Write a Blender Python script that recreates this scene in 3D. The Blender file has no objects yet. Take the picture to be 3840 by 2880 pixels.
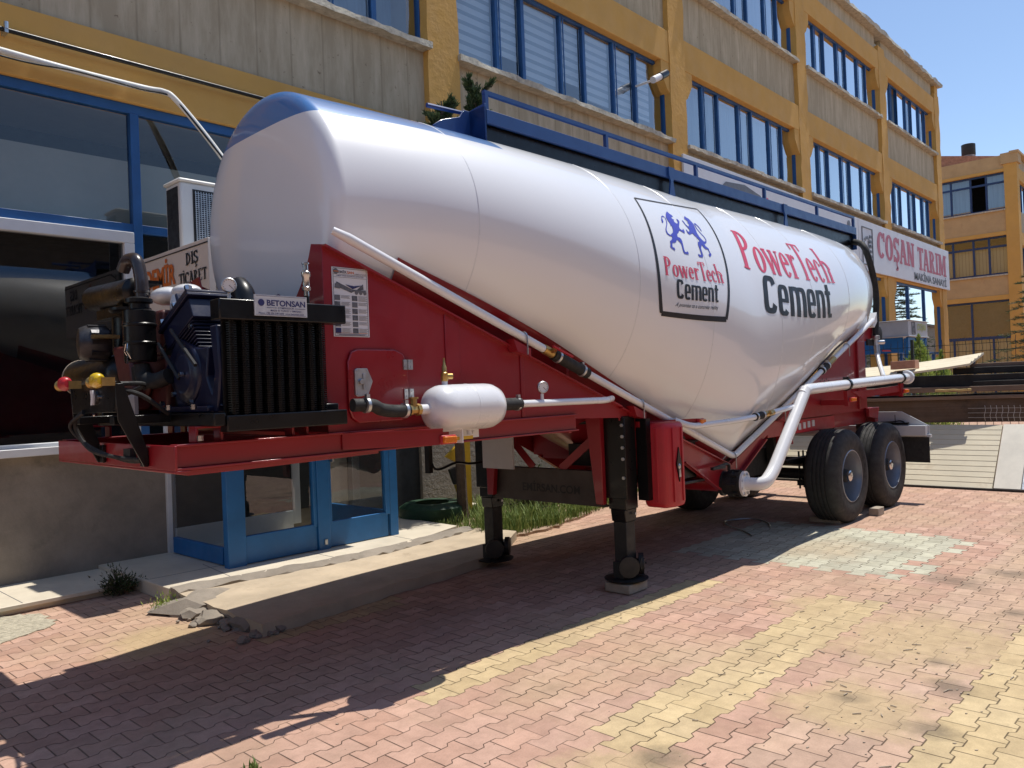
import bpy, bmesh, math, random
from mathutils import Vector, Matrix
from mathutils.geometry import tessellate_polygon
R = math.radians
rnd = random.Random(7)
scene = bpy.context.scene
COL = scene.collection

# ------------------------------------------------------------------ camera, sky, sun, exposure
cam_d = bpy.data.cameras.new("camera"); cam = bpy.data.objects.new("camera", cam_d); COL.objects.link(cam)
cam_d.sensor_width = 36.0; cam_d.lens = 27.586; cam_d.clip_start = 0.05; cam_d.clip_end = 3000
yw, pt, rl = R(43.119), R(0.4836), R(-2.2628)
hd = Vector((math.cos(yw), math.sin(yw), 0)); rt = Vector((math.sin(yw), -math.cos(yw), 0)); zz = Vector((0, 0, 1))
F = hd*math.cos(pt) + zz*math.sin(pt); u2 = zz*math.cos(pt) - hd*math.sin(pt)
r2 = rt*math.cos(rl) + u2*math.sin(rl); u3 = u2*math.cos(rl) - rt*math.sin(rl)
cam.matrix_world = Matrix(((r2.x, u3.x, -F.x, 0), (r2.y, u3.y, -F.y, 0), (r2.z, u3.z, -F.z, 1.65), (0, 0, 0, 1)))
scene.camera = cam

SUN = Vector((0.34, -0.045, 1.0)).normalized()
world = bpy.data.worlds.new("World"); scene.world = world; world.use_nodes = True
wn = world.node_tree; bg = wn.nodes["Background"]
sky = wn.nodes.new("ShaderNodeTexSky"); sky.sky_type = 'NISHITA'; sky.sun_disc = False
sky.sun_elevation = math.asin(SUN.z); sky.sun_rotation = math.atan2(SUN.x, SUN.y)
sky.altitude = 900; sky.air_density = 1.0; sky.dust_density = 0.6; sky.ozone_density = 1.0
wn.links.new(sky.outputs[0], bg.inputs[0]); bg.inputs[1].default_value = 0.15
sd = bpy.data.lights.new("sun", 'SUN'); sd.energy = 4.4; sd.angle = R(0.53); sd.color = (1.0, 0.95, 0.87)
sun = bpy.data.objects.new("sun", sd); COL.objects.link(sun)
sun.rotation_euler = SUN.to_track_quat('Z', 'Y').to_euler(); sun.location = (10, -5, 40)
vs = scene.view_settings; vs.view_transform = 'Standard'; vs.look = 'None'; vs.gamma = 1.0; vs.exposure = 0.2; vs.use_curve_mapping = False
scene.cycles.max_bounces = 10; scene.cycles.transparent_max_bounces = 16; scene.cycles.sample_clamp_indirect = 6.0
try: scene.cycles.use_denoising = True
except Exception: pass

# ------------------------------------------------------------------ materials
def nmat(name):
    m = bpy.data.materials.new(name); m.use_nodes = True
    nt = m.node_tree; return m, nt, nt.nodes["Principled BSDF"]
def N(nt, t, **kw):
    n = nt.nodes.new(t)
    for k, v in kw.items(): setattr(n, k, v)
    return n
def L(nt, a, b): nt.links.new(a, b)
def ramp(nt, fac, stops):
    r = N(nt, "ShaderNodeValToRGB"); e = r.color_ramp.elements
    while len(e) < len(stops): e.new(0.5)
    for i, (p, c) in enumerate(stops):
        e[i].position = p; e[i].color = (c[0], c[1], c[2], 1) if not isinstance(c, (int, float)) else (c, c, c, 1)
    L(nt, fac, r.inputs[0]); return r.outputs[0]
def coords(nt): return N(nt, "ShaderNodeTexCoord").outputs["Object"]
def noise(nt, vec, scale, detail=6, rough=0.6, stretch=None):
    if stretch:
        mp = N(nt, "ShaderNodeMapping"); mp.inputs["Scale"].default_value = stretch; L(nt, vec, mp.inputs[0]); vec = mp.outputs[0]
    n = N(nt, "ShaderNodeTexNoise"); n.inputs["Scale"].default_value = scale; n.inputs["Detail"].default_value = detail
    n.inputs["Roughness"].default_value = rough; L(nt, vec, n.inputs["Vector"]); return n.outputs[0]
def mixc(nt, fac, a, b, mode='MIX'):
    m = N(nt, "ShaderNodeMix", data_type='RGBA', blend_type=mode)
    for s, v in ((m.inputs[0], fac), (m.inputs[6], a), (m.inputs[7], b)):
        if hasattr(v, "is_linked"): L(nt, v, s)
        elif isinstance(v, (int, float)): s.default_value = v
        else: s.default_value = (v[0], v[1], v[2], 1)
    return m.outputs[2]
def math_(nt, op, a, b=None, c=None):
    m = N(nt, "ShaderNodeMath", operation=op)
    for i, v in enumerate((a, b, c)):
        if v is None: continue
        if hasattr(v, "is_linked"): L(nt, v, m.inputs[i])
        else: m.inputs[i].default_value = v
    return m.outputs[0]
def bumpn(nt, p, h, strength, dist=0.01):
    b = N(nt, "ShaderNodeBump"); b.inputs["Strength"].default_value = strength; b.inputs["Distance"].default_value = dist
    L(nt, h, b.inputs["Height"]); L(nt, b.outputs[0], p.inputs["Normal"]); return b
def M(name, col, rough=0.5, metal=0.0, coat=0.0, var=0.12, vs_=3.0, bump=0.0, bs=60.0, bd=0.004, stretch=None, dirt=None, spec=None, darts=0.5):
    m, nt, p = nmat(name)
    p.inputs["Roughness"].default_value = rough; p.inputs["Metallic"].default_value = metal
    p.inputs["Coat Weight"].default_value = coat; p.inputs["Coat Roughness"].default_value = 0.06
    if spec is not None: p.inputs["Specular IOR Level"].default_value = spec
    co = coords(nt); c = Vector(col)
    n1 = noise(nt, co, vs_, 7, 0.65, stretch)
    lo = [x*(1-var) for x in col]; hi = [min(1, x*(1+var)) for x in col]
    col_o = ramp(nt, n1, [(0.3, lo), (0.7, hi)])
    if dirt:
        n2 = noise(nt, co, dirt[1], 8, 0.7, dirt[3] if len(dirt) > 3 else None)
        f = ramp(nt, n2, [(dirt[2], 0), (min(1, dirt[2]+0.18), 1)])
        col_o = mixc(nt, f, col_o, dirt[0])
    L(nt, col_o, p.inputs["Base Color"])
    rr = ramp(nt, noise(nt, co, vs_*3, 5), [(0.3, max(0.02, rough*0.8)), (0.7, min(1, rough*1.25))]); L(nt, rr, p.inputs["Roughness"])
    if bump: bumpn(nt, p, noise(nt, co, bs, 6, 0.6), bump, bd)
    return m

m_yellow = M("yellow_plaster", (0.60, 0.335, 0.085), 0.85, var=0.10, vs_=1.2, bump=0.55, bs=9, bd=0.02, dirt=((0.36, 0.21, 0.07), 2.3, 0.62))
m_yellow_smooth = M("yellow_beam_plaster", (0.60, 0.335, 0.085), 0.85, var=0.08, vs_=0.9, bump=0.25, bs=14, bd=0.008, dirt=((0.34, 0.20, 0.08), 7.0, 0.70))
m_sill = M("weathered_sill_stone", (0.47, 0.43, 0.34), 0.9, var=0.3, vs_=9, bump=0.8, bs=22, bd=0.02, dirt=((0.16, 0.13, 0.09), 8, 0.56))
m_concrete = M("grey_concrete", (0.25, 0.215, 0.175), 0.9, var=0.25, vs_=2.2, bump=0.5, bs=35, bd=0.008, dirt=((0.17, 0.15, 0.12), 3, 0.58))
m_rough = M("rough_render", (0.30, 0.255, 0.20), 0.95, var=0.25, vs_=2.5, bump=1.0, bs=22, bd=0.03)
m_marble = M("cream_marble", (0.64, 0.57, 0.45), 0.45, var=0.14, vs_=1.7, bump=0.06, bs=40, dirt=((0.45, 0.36, 0.25), 5.0, 0.62))
m_winblue = M("blue_window_paint", (0.012, 0.082, 0.245), 0.42, var=0.18, vs_=4, dirt=((0.08, 0.13, 0.2), 6, 0.66))
m_navyframe = M("dark_blue_window_paint", (0.010, 0.04, 0.13), 0.45, var=0.15)
m_doorblue = M("blue_door_paint", (0.014, 0.14, 0.38), 0.4, var=0.15, vs_=3, dirt=((0.10, 0.2, 0.32), 5, 0.66))
m_alum = M("white_aluminium", (0.62, 0.63, 0.64), 0.4, var=0.08)
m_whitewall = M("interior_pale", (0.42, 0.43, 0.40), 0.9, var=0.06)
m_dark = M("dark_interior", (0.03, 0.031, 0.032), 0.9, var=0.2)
m_floor_in = M("interior_floor", (0.22, 0.20, 0.17), 0.5, var=0.1)
m_red = M("red_paint", (0.27, 0.007, 0.014), 0.38, coat=0.35, var=0.10, vs_=2.0, bump=0.03, bs=25)
m_redplastic = M("red_plastic", (0.42, 0.016, 0.026), 0.42, var=0.1, vs_=5, bump=0.12, bs=120, bd=0.002)
m_black = M("black_gloss_paint", (0.0045, 0.0045, 0.005), 0.32, coat=0.08, spec=0.35, var=0.25, vs_=6, bump=0.05, bs=40)
m_blackmat = M("black_satin_paint", (0.014, 0.014, 0.014), 0.55, var=0.3, vs_=6, bump=0.08, bs=50)
m_rubber = M("black_rubber", (0.016, 0.016, 0.0155), 0.75, var=0.25, vs_=8, bump=0.15, bs=90)
m_tyre = M("tyre_rubber", (0.028, 0.027, 0.026), 0.8, var=0.25, vs_=5, bump=0.15, bs=70, dirt=((0.075, 0.065, 0.055), 4, 0.6))
m_navy = M("navy_machine_paint", (0.006, 0.009, 0.034), 0.38, coat=0.1, spec=0.4, var=0.2, vs_=5, bump=0.08, bs=30)
m_oxred = M("dark_red_engine_paint", (0.08, 0.012, 0.01), 0.5, var=0.25, vs_=6, bump=0.1, bs=30)
m_walkblue = M("blue_walkway_paint", (0.012, 0.055, 0.20), 0.4, coat=0.2, var=0.12, vs_=3)
m_white = M("white_gloss_paint", (0.70, 0.71, 0.725), 0.3, coat=0.6, var=0.03, vs_=3)
m_chrome = M("polished_steel", (0.62, 0.62, 0.62), 0.22, metal=1.0, var=0.1)
m_zinc = M("zinc_steel", (0.52, 0.53, 0.54), 0.4, metal=1.0, var=0.2, vs_=14)
m_brass = M("brass", (0.45, 0.30, 0.11), 0.38, metal=0.9, var=0.2, vs_=20)
m_amber = M("amber_plastic", (0.75, 0.19, 0.008), 0.25, coat=0.5, var=0.12, vs_=60)
m_lightgrey = M("light_grey_paint", (0.50, 0.52, 0.54), 0.4, coat=0.3, var=0.06)
m_sign = M("white_sign_sheet", (0.66, 0.66, 0.67), 0.45, var=0.04, vs_=1.0)
m_signcream = M("cream_sign_sheet", (0.62, 0.55, 0.49), 0.5, var=0.05)
m_ink_black = M("black_lettering", (0.010, 0.010, 0.011), 0.5, var=0.1)
m_ink_grey = M("grey_lettering", (0.13, 0.13, 0.14), 0.5, var=0.1)
m_ink_red = M("red_lettering", (0.62, 0.035, 0.075), 0.4, coat=0.3, var=0.05)
m_ink_signred = M("faded_red_lettering", (0.47, 0.10, 0.14), 0.5, var=0.06)
m_ink_orange = M("orange_lettering", (0.58, 0.15, 0.03), 0.5, var=0.08)
m_ink_blue = M("blue_lettering", (0.035, 0.035, 0.40), 0.4, coat=0.3, var=0.05)
m_ink_navy = M("navy_lettering", (0.02, 0.022, 0.11), 0.5, var=0.05)
m_ink_green = M("yellow_green_lettering", (0.40, 0.45, 0.10), 0.5, var=0.06)
m_green_leafprint = M("green_window_print", (0.20, 0.32, 0.14), 0.5, var=0.1)
m_ac = M("white_ac_enamel", (0.66, 0.66, 0.63), 0.45, var=0.05, dirt=((0.4, 0.38, 0.33), 6, 0.68))
m_cable = M("white_cable_wrap", (0.70, 0.69, 0.63), 0.55, var=0.1, bump=0.3, bs=30)
m_wood = M("pale_wood", (0.42, 0.30, 0.17), 0.8, var=0.25, vs_=4, stretch=(8, 1, 8))
m_brick = M("pale_brick", (0.46, 0.24, 0.165), 0.9, var=0.15, vs_=9, bump=0.5, bs=50, bd=0.005)
m_cinder = M("dusty_block", (0.36, 0.30, 0.23), 0.95, var=0.2, vs_=9, bump=0.5, bs=50, bd=0.005)
m_rust = M("rusty_brown_steel", (0.105, 0.068, 0.045), 0.75, var=0.35, vs_=2.2, stretch=(1, 0.25, 6), bump=0.3, bs=20, dirt=((0.045, 0.03, 0.022), 2.0, 0.55))
m_rust2 = M("rusty_edge_steel", (0.17, 0.115, 0.082), 0.75, var=0.3, vs_=3, stretch=(1, 0.25, 6), bump=0.3, bs=25)
m_blacksteel = M("black_scale_steel", (0.020, 0.018, 0.017), 0.6, var=0.5, vs_=4, bump=0.2, bs=30, spec=0.3)
m_cream = M("cream_sheet_metal", (0.66, 0.59, 0.43), 0.5, var=0.09, vs_=1.5, dirt=((0.47, 0.36, 0.22), 1.6, 0.6))
m_foam = M("yellow_foam", (0.5, 0.36, 0.15), 0.95, var=0.2, vs_=15, bump=0.5)
m_greentyre = M("green_painted_tyre", (0.010, 0.045, 0.018), 0.6, var=0.3, vs_=5, bump=0.2, bs=50)
m_yellowsign = M("yellow_plastic", (0.55, 0.34, 0.02), 0.45, var=0.12)
m_soil = M("dry_soil", (0.36, 0.25, 0.175), 0.95, var=0.2, vs_=4, bump=0.8, bs=30, bd=0.02)
m_roof = M("terracotta_tiles", (0.36, 0.17, 0.11), 0.85, var=0.3, vs_=9, bump=0.5, bs=15, bd=0.03)
m_chim = M("flaking_chimney", (0.20, 0.19, 0.19), 0.85, var=0.2, vs_=4, dirt=((0.6, 0.58, 0.55), 3.0, 0.5))
m_bark = M("bark", (0.10, 0.07, 0.05), 0.95, var=0.3, vs_=6, bump=0.8, bs=20, bd=0.02)
m_dial = M("white_dial", (0.72, 0.72, 0.70), 0.35, coat=0.4, var=0.03)
m_photo = M("printed_photo_grey", (0.10, 0.10, 0.11), 0.5, var=0.6, vs_=40)

def leaf_mat(name, c1, c2):
    m, nt, p = nmat(name); p.inputs["Roughness"].default_value = 0.6; p.inputs["Specular IOR Level"].default_value = 0.3
    co = coords(nt); g = N(nt, "ShaderNodeNewGeometry")
    f = mixc(nt, 0.5, noise(nt, co, 2.0, 4), g.outputs["Random Per Island"])
    L(nt, ramp(nt, f, [(0.3, c1), (0.7, c2)]), p.inputs["Base Color"])
    tr = N(nt, "ShaderNodeBsdfTranslucent"); L(nt, ramp(nt, f, [(0.3, c1), (0.7, c2)]), tr.inputs[0])
    mx = N(nt, "ShaderNodeMixShader"); mx.inputs[0].default_value = 0.25
    L(nt, p.outputs[0], mx.inputs[1]); L(nt, tr.outputs[0], mx.inputs[2]); L(nt, mx.outputs[0], nt.nodes["Material Output"].inputs[0]); return m
m_grass = leaf_mat("grass_blades", (0.085, 0.15, 0.03), (0.27, 0.33, 0.10))
m_bush = leaf_mat("bush_leaves", (0.03, 0.06, 0.018), (0.13, 0.15, 0.05))
m_thuja = leaf_mat("thuja_leaves", (0.20, 0.30, 0.05), (0.48, 0.58, 0.16))
m_juniper = leaf_mat("juniper_leaves", (0.028, 0.055, 0.025), (0.10, 0.14, 0.06))
m_conifer = leaf_mat("conifer_needles", (0.02, 0.045, 0.022), (0.075, 0.12, 0.05))
m_weed = leaf_mat("weed_leaves", (0.02, 0.035, 0.012), (0.06, 0.09, 0.03))

def glass(name, tint, blend=1.0, wav=0.0):
    m, nt, p = nmat(name); nt.nodes.remove(p)
    t = N(nt, "ShaderNodeBsdfTransparent"); t.inputs[0].default_value = (*tint, 1)
    g = N(nt, "ShaderNodeBsdfGlossy"); g.inputs["Roughness"].default_value = 0.012; g.inputs[0].default_value = (0.95, 0.97, 1, 1)
    ge = N(nt, "ShaderNodeNewGeometry"); dt = N(nt, "ShaderNodeVectorMath", operation='DOT_PRODUCT'); L(nt, ge.outputs["Normal"], dt.inputs[0]); L(nt, ge.outputs["Incoming"], dt.inputs[1])
    sch = math_(nt, 'MULTIPLY_ADD', math_(nt, 'POWER', math_(nt, 'SUBTRACT', 1.0, math_(nt, 'ABSOLUTE', dt.outputs["Value"])), 5.0), 0.96, 0.04)   # same from both faces of the sheet
    f = math_(nt, 'MINIMUM', math_(nt, 'MULTIPLY', sch, 1.8*blend), 1.0)
    if wav:
        b = N(nt, "ShaderNodeBump"); b.inputs["Strength"].default_value = wav; b.inputs["Distance"].default_value = 0.01
        L(nt, noise(nt, coords(nt), 0.8, 2), b.inputs["Height"]); L(nt, b.outputs[0], g.inputs["Normal"])
    mx = N(nt, "ShaderNodeMixShader"); L(nt, f, mx.inputs[0]); L(nt, t.outputs[0], mx.inputs[1]); L(nt, g.outputs[0], mx.inputs[2])
    L(nt, mx.outputs[0], nt.nodes["Material Output"].inputs[0]); return m
m_glass = glass("window_glass", (0.84, 0.90, 0.93), 2.3, wav=0.03)
m_glass_transom = glass("transom_glass", (0.80, 0.82, 0.80), 1.0, wav=0.03)
m_glass_dark = glass("tinted_window_glass", (0.40, 0.43, 0.44), wav=0.04)
m_glass_door = glass("door_glass", (0.78, 0.80, 0.78), 1.2, wav=0.03)

def striped(name, a, b, period, duty, axis=2, rough=0.8, edge=0.02):
    m, nt, p = nmat(name); p.inputs["Roughness"].default_value = rough
    s = N(nt, "ShaderNodeSeparateXYZ"); L(nt, coords(nt), s.inputs[0])
    fr = math_(nt, 'FRACT', math_(nt, 'DIVIDE', s.outputs[axis], period))
    f = ramp(nt, fr, [(0.0, 0), (edge, 1), (duty, 1), (min(0.999, duty+edge), 0)])
    L(nt, mixc(nt, f, a, b), p.inputs["Base Color"]); return m, nt, p, f
m_zebra = striped("zebra_blind", (0.50, 0.54, 0.57), (0.24, 0.28, 0.31), 0.155, 0.42)[0]
m_curtain = M("grey_curtain", (0.20, 0.26, 0.32), 0.9, var=0.25, vs_=2.5, stretch=(3, 3, 0.15))
m_curtain_cream, _nt, _p, _f = striped("cream_vertical_blind", (0.40, 0.34, 0.22), (0.16, 0.13, 0.08), 0.16, 0.12, axis=1)

# parapet panels: precast vertical ribs plus run-off stains
m_panel, nt, p, f = striped("beige_precast_panel", (0.56, 0.465, 0.32), (0.44, 0.36, 0.24), 0.46, 0.045, axis=0, rough=0.9, edge=0.03)
co = coords(nt)
st = ramp(nt, noise(nt, co, 5.0, 7, 0.7, (1, 1, 0.16)), [(0.42, (0.72, 0.70, 0.66)), (0.68, (1.0, 1.0, 1.0))])
sp = ramp(nt, noise(nt, co, 14.0, 5, 0.6), [(0.66, (1, 1, 1)), (0.74, (0.45, 0.40, 0.35))])
c0 = p.inputs["Base Color"].links[0].from_socket
L(nt, mixc(nt, 1.0, mixc(nt, 1.0, c0, st, 'MULTIPLY'), sp, 'MULTIPLY'), p.inputs["Base Color"])
bumpn(nt, p, mixc(nt, 0.5, f, noise(nt, co, 30, 6)), 0.35, 0.012)
m_panel2 = M("tan_precast_panel", (0.50, 0.335, 0.165), 0.9, var=0.10, vs_=1.5, dirt=((0.33, 0.2, 0.1), 2.2, 0.62, (1, 1, 0.4)), bump=0.2, bs=20)

# tank paint: white gloss, blue crown
m_tank, nt, p = nmat("white_tank_paint"); co = coords(nt)
s = N(nt, "ShaderNodeSeparateXYZ"); L(nt, co, s.inputs[0])
lim = math_(nt, 'MULTIPLY_ADD', math_(nt, 'ADD', s.outputs[0], 1.84), 0.078, 0.60)
mask = math_(nt, 'MULTIPLY', math_(nt, 'GREATER_THAN', s.outputs[2], 3.348), math_(nt, 'LESS_THAN', math_(nt, 'ABSOLUTE', s.outputs[1]), lim))
mask = math_(nt, 'MULTIPLY', mask, math_(nt, 'LESS_THAN', s.outputs[0], -0.43))
base = ramp(nt, noise(nt, co, 0.9, 4), [(0.3, (0.745, 0.755, 0.77)), (0.7, (0.765, 0.775, 0.785))])
L(nt, mixc(nt, mask, base, (0.055, 0.19, 0.47)), p.inputs["Base Color"])
p.inputs["Coat Weight"].default_value = 0.8; p.inputs["Coat Roughness"].default_value = 0.07; p.inputs["Roughness"].default_value = 0.38
bumpn(nt, p, noise(nt, co, 1.6, 2), 0.06, 0.02)

# paving: interlocking double-T pavers, coloured bands, dust and oil
m_pave, nt, p = nmat("interlocking_pavers"); co = coords(nt)
s = N(nt, "ShaderNodeSeparateXYZ"); L(nt, co, s.inputs[0]); X, Y = s.outputs[0], s.outputs[1]
# slight waviness of the laying
wob = noise(nt, co, 0.35, 3); X = math_(nt, 'ADD', X, math_(nt, 'MULTIPLY', math_(nt, 'SUBTRACT', wob, 0.5), 0.10))
Y = math_(nt, 'ADD', Y, math_(nt, 'MULTIPLY', math_(nt, 'SUBTRACT', noise(nt, co, 0.31, 3), 0.5), 0.10))
LB, HB = 0.20, 0.14
cx = math_(nt, 'COSINE', math_(nt, 'MULTIPLY', X, 2*math.pi/LB))
trap = math_(nt, 'MINIMUM', math_(nt, 'MAXIMUM', math_(nt, 'MULTIPLY', cx, 3.2), -1.0), 1.0)
cy = math_(nt, 'COSINE', math_(nt, 'MULTIPLY', Y, math.pi/HB))
Yw = math_(nt, 'ADD', Y, math_(nt, 'MULTIPLY', math_(nt, 'MULTIPLY', trap, cy), 0.013))
v = math_(nt, 'DIVIDE', Yw, HB); row = math_(nt, 'FLOOR', v)
odd = math_(nt, 'FLOORED_MODULO', row, 2.0)
u = math_(nt, 'ADD', math_(nt, 'DIVIDE', X, LB), math_(nt, 'MULTIPLY', odd, 0.5)); colm = math_(nt, 'FLOOR', u)
fu = math_(nt, 'FRACT', u); fv = math_(nt, 'FRACT', v)
du = math_(nt, 'MULTIPLY', math_(nt, 'MINIMUM', fu, math_(nt, 'SUBTRACT', 1.0, fu)), LB)
dv = math_(nt, 'MULTIPLY', math_(nt, 'MINIMUM', fv, math_(nt, 'SUBTRACT', 1.0, fv)), HB)
dj = math_(nt, 'MINIMUM', du, dv)
jn = noise(nt, co, 3.0, 5); jw = math_(nt, 'MULTIPLY_ADD', jn, 0.006, 0.0015)
joint = math_(nt, 'SUBTRACT', 1.0, math_(nt, 'SMOOTH_MIN', math_(nt, 'DIVIDE', dj, jw), 1.0, 0.2))
joint = math_(nt, 'MAXIMUM', joint, 0.0)
cb = N(nt, "ShaderNodeCombineXYZ"); L(nt, colm, cb.inputs[0]); L(nt, row, cb.inputs[1])
wnz = N(nt, "ShaderNodeTexWhiteNoise", noise_dimensions='2D'); L(nt, cb.outputs[0], wnz.inputs["Vector"])
bx = math_(nt, 'MULTIPLY', math_(nt, 'SUBTRACT', math_(nt, 'ADD', colm, 0.5), math_(nt, 'MULTIPLY', odd, 0.5)), LB)
by = math_(nt, 'MULTIPLY', math_(nt, 'ADD', row, 0.5), HB)
def band(v_, lo, hi): return math_(nt, 'MULTIPLY', math_(nt, 'GREATER_THAN', v_, lo), math_(nt, 'LESS_THAN', v_, hi))
RED, YEL, GRY, PINK = (0.46, 0.205, 0.155), (0.56, 0.39, 0.155), (0.46, 0.44, 0.31), (0.50, 0.19, 0.165)
colr = mixc(nt, wnz.outputs[0], (0.50, 0.305, 0.225), (0.555, 0.36, 0.275))
greyr = mixc(nt, wnz.outputs[0], (0.50, 0.335, 0.24), (0.54, 0.375, 0.28))
colr = mixc(nt, math_(nt, 'MULTIPLY', band(by, -9, 1.75), band(bx, 3.0, 12)), colr, greyr)
wn2 = N(nt, "ShaderNodeTexWhiteNoise", noise_dimensions='3D'); cb2 = N(nt, "ShaderNodeCombineXYZ"); L(nt, colm, cb2.inputs[0]); L(nt, row, cb2.inputs[1]); cb2.inputs[2].default_value = 7.3; L(nt, cb2.outputs[0], wn2.inputs["Vector"])
yelc = mixc(nt, wnz.outputs[0], (0.55, 0.42, 0.235), (0.61, 0.475, 0.275))
ym = math_(nt, 'MULTIPLY', band(by, 3.23, 3.52), band(bx, 2.75, 5.9))
ym = math_(nt, 'MAXIMUM', ym, math_(nt, 'MULTIPLY', band(by, 1.95, 2.38), band(bx, 2.95, 5.95)))
ym = math_(nt, 'MAXIMUM', ym, math_(nt, 'MULTIPLY', band(by, -1.0, 1.12), band(bx, 3.1, 6.2)))
ym = math_(nt, 'MAXIMUM', ym, math_(nt, 'MULTIPLY', band(by, 4.9, 5.25), band(bx, 2.7, 4.0)))
colr = mixc(nt, ym, colr, yelc)
gm = math_(nt, 'MULTIPLY', band(by, 2.0, 4.2), band(bx, 6.75, 8.75))
gm = math_(nt, 'MULTIPLY', gm, math_(nt, 'GREATER_THAN', math_(nt, 'ADD', math_(nt, 'MULTIPLY', wnz.outputs[0], 0.9), math_(nt, 'MULTIPLY', by, 1.0)), 2.35))
colr = mixc(nt, gm, colr, mixc(nt, wnz.outputs[0], (0.47, 0.45, 0.34), (0.55, 0.53, 0.41)))
colr = mixc(nt, 1.0, colr, ramp(nt, wn2.outputs[0], [(0.0, (0.86, 0.85, 0.85)), (0.5, (1.0, 1.0, 1.0)), (1.0, (1.09, 1.09, 1.08))]), 'MULTIPLY')
# worn pink / dusty patches
d1 = ramp(nt, noise(nt, co, 0.55, 8, 0.62), [(0.46, 0.0), (0.68, 0.7)])
dustc = mixc(nt, noise(nt, co, 2.5, 4), (0.47, 0.335, 0.205), (0.52, 0.40, 0.26))
colr = mixc(nt, d1, colr, dustc)
def blob(px, py, rad, soft=0.6):
    a_ = math_(nt, 'SUBTRACT', X, px); b_ = math_(nt, 'SUBTRACT', Y, py)
    r_ = math_(nt, 'SQRT', math_(nt, 'ADD', math_(nt, 'MULTIPLY', a_, a_), math_(nt, 'MULTIPLY', b_, b_)))
    r_ = math_(nt, 'ADD', r_, math_(nt, 'MULTIPLY', math_(nt, 'SUBTRACT', noise(nt, co, 3.2, 7, 0.7), 0.5), rad*2.0))
    return ramp(nt, math_(nt, 'DIVIDE', r_, rad), [(1-soft, 1), (1.0, 0)])
dust2 = None
for q in ((5.25, 1.55, 0.75), (4.0, 1.45, 0.45), (2.75, 2.0, 0.35), (5.6, 2.3, 0.4), (2.3, 5.6, 0.5)):
    b0 = blob(*q); dust2 = b0 if dust2 is None else math_(nt, 'MAXIMUM', dust2, b0)
colr = mixc(nt, math_(nt, 'MULTIPLY', dust2, 0.8), colr, (0.50, 0.375, 0.215))
oil = None
for q in ((4.55, 1.2, 0.16), (3.95, 1.12, 0.14), (6.9, 1.75, 0.30), (4.9, 1.35, 0.12), (2.95, 1.95, 0.15), (7.4, 1.45, 0.2), (4.1, 1.55, 0.10), (6.2, 1.2, .15)):
    b0 = blob(*q, 0.8); oil = b0 if oil is None else math_(nt, 'MAXIMUM', oil, b0)
colr = mixc(nt, math_(nt, 'MULTIPLY', oil, 0.62), colr, (0.13, 0.105, 0.075))
speck = ramp(nt, noise(nt, co, 60, 3, 0.6), [(0.72, 0), (0.77, 0.5)])
colr = mixc(nt, speck, colr, (0.17, 0.12, 0.085))
speck2 = ramp(nt, noise(nt, co, 55, 3, 0.6), [(0.72, 0), (0.78, 0.4)])
colr = mixc(nt, speck2, colr, (0.62, 0.52, 0.42))
fine = noise(nt, co, 120, 4)
colr = mixc(nt, 0.5, colr, mixc(nt, fine, (0.45, 0.45, 0.45), (1.1, 1.1, 1.1)), 'MULTIPLY')
mott = ramp(nt, noise(nt, co, 9, 8, 0.7), [(0.3, (0.74, 0.73, 0.72)), (0.62, (1.05, 1.05, 1.05))])
colr = mixc(nt, 0.8, colr, mott, 'MULTIPLY')
grime = ramp(nt, noise(nt, co, 0.9, 9, 0.68), [(0.52, 0), (0.74, 0.5)])
colr = mixc(nt, grime, colr, (0.27, 0.20, 0.14))
fill = ramp(nt, math_(nt, 'MAXIMUM', dust2, math_(nt, 'MULTIPLY', noise(nt, co, 1.3, 5), 1.0)), [(0.45, 1.0), (0.70, 0.25)])
jf = math_(nt, 'MULTIPLY', joint, fill)
colr = mixc(nt, math_(nt, 'MULTIPLY', jf, 0.9), colr, (0.10, 0.065, 0.045))
L(nt, colr, p.inputs["Base Color"]); p.inputs["Roughness"].default_value = 0.9; p.inputs["Specular IOR Level"].default_value = 0.25
tilt = math_(nt, 'MULTIPLY', math_(nt, 'MULTIPLY', math_(nt, 'SUBTRACT', wnz.outputs[0], 0.5), fv), 0.5)
hgt = math_(nt, 'ADD', math_(nt, 'MULTIPLY', jf, -1.0), math_(nt, 'ADD', math_(nt, 'MULTIPLY', fine, 0.06), tilt))
bumpn(nt, p, hgt, 0.8, 0.012)

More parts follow.
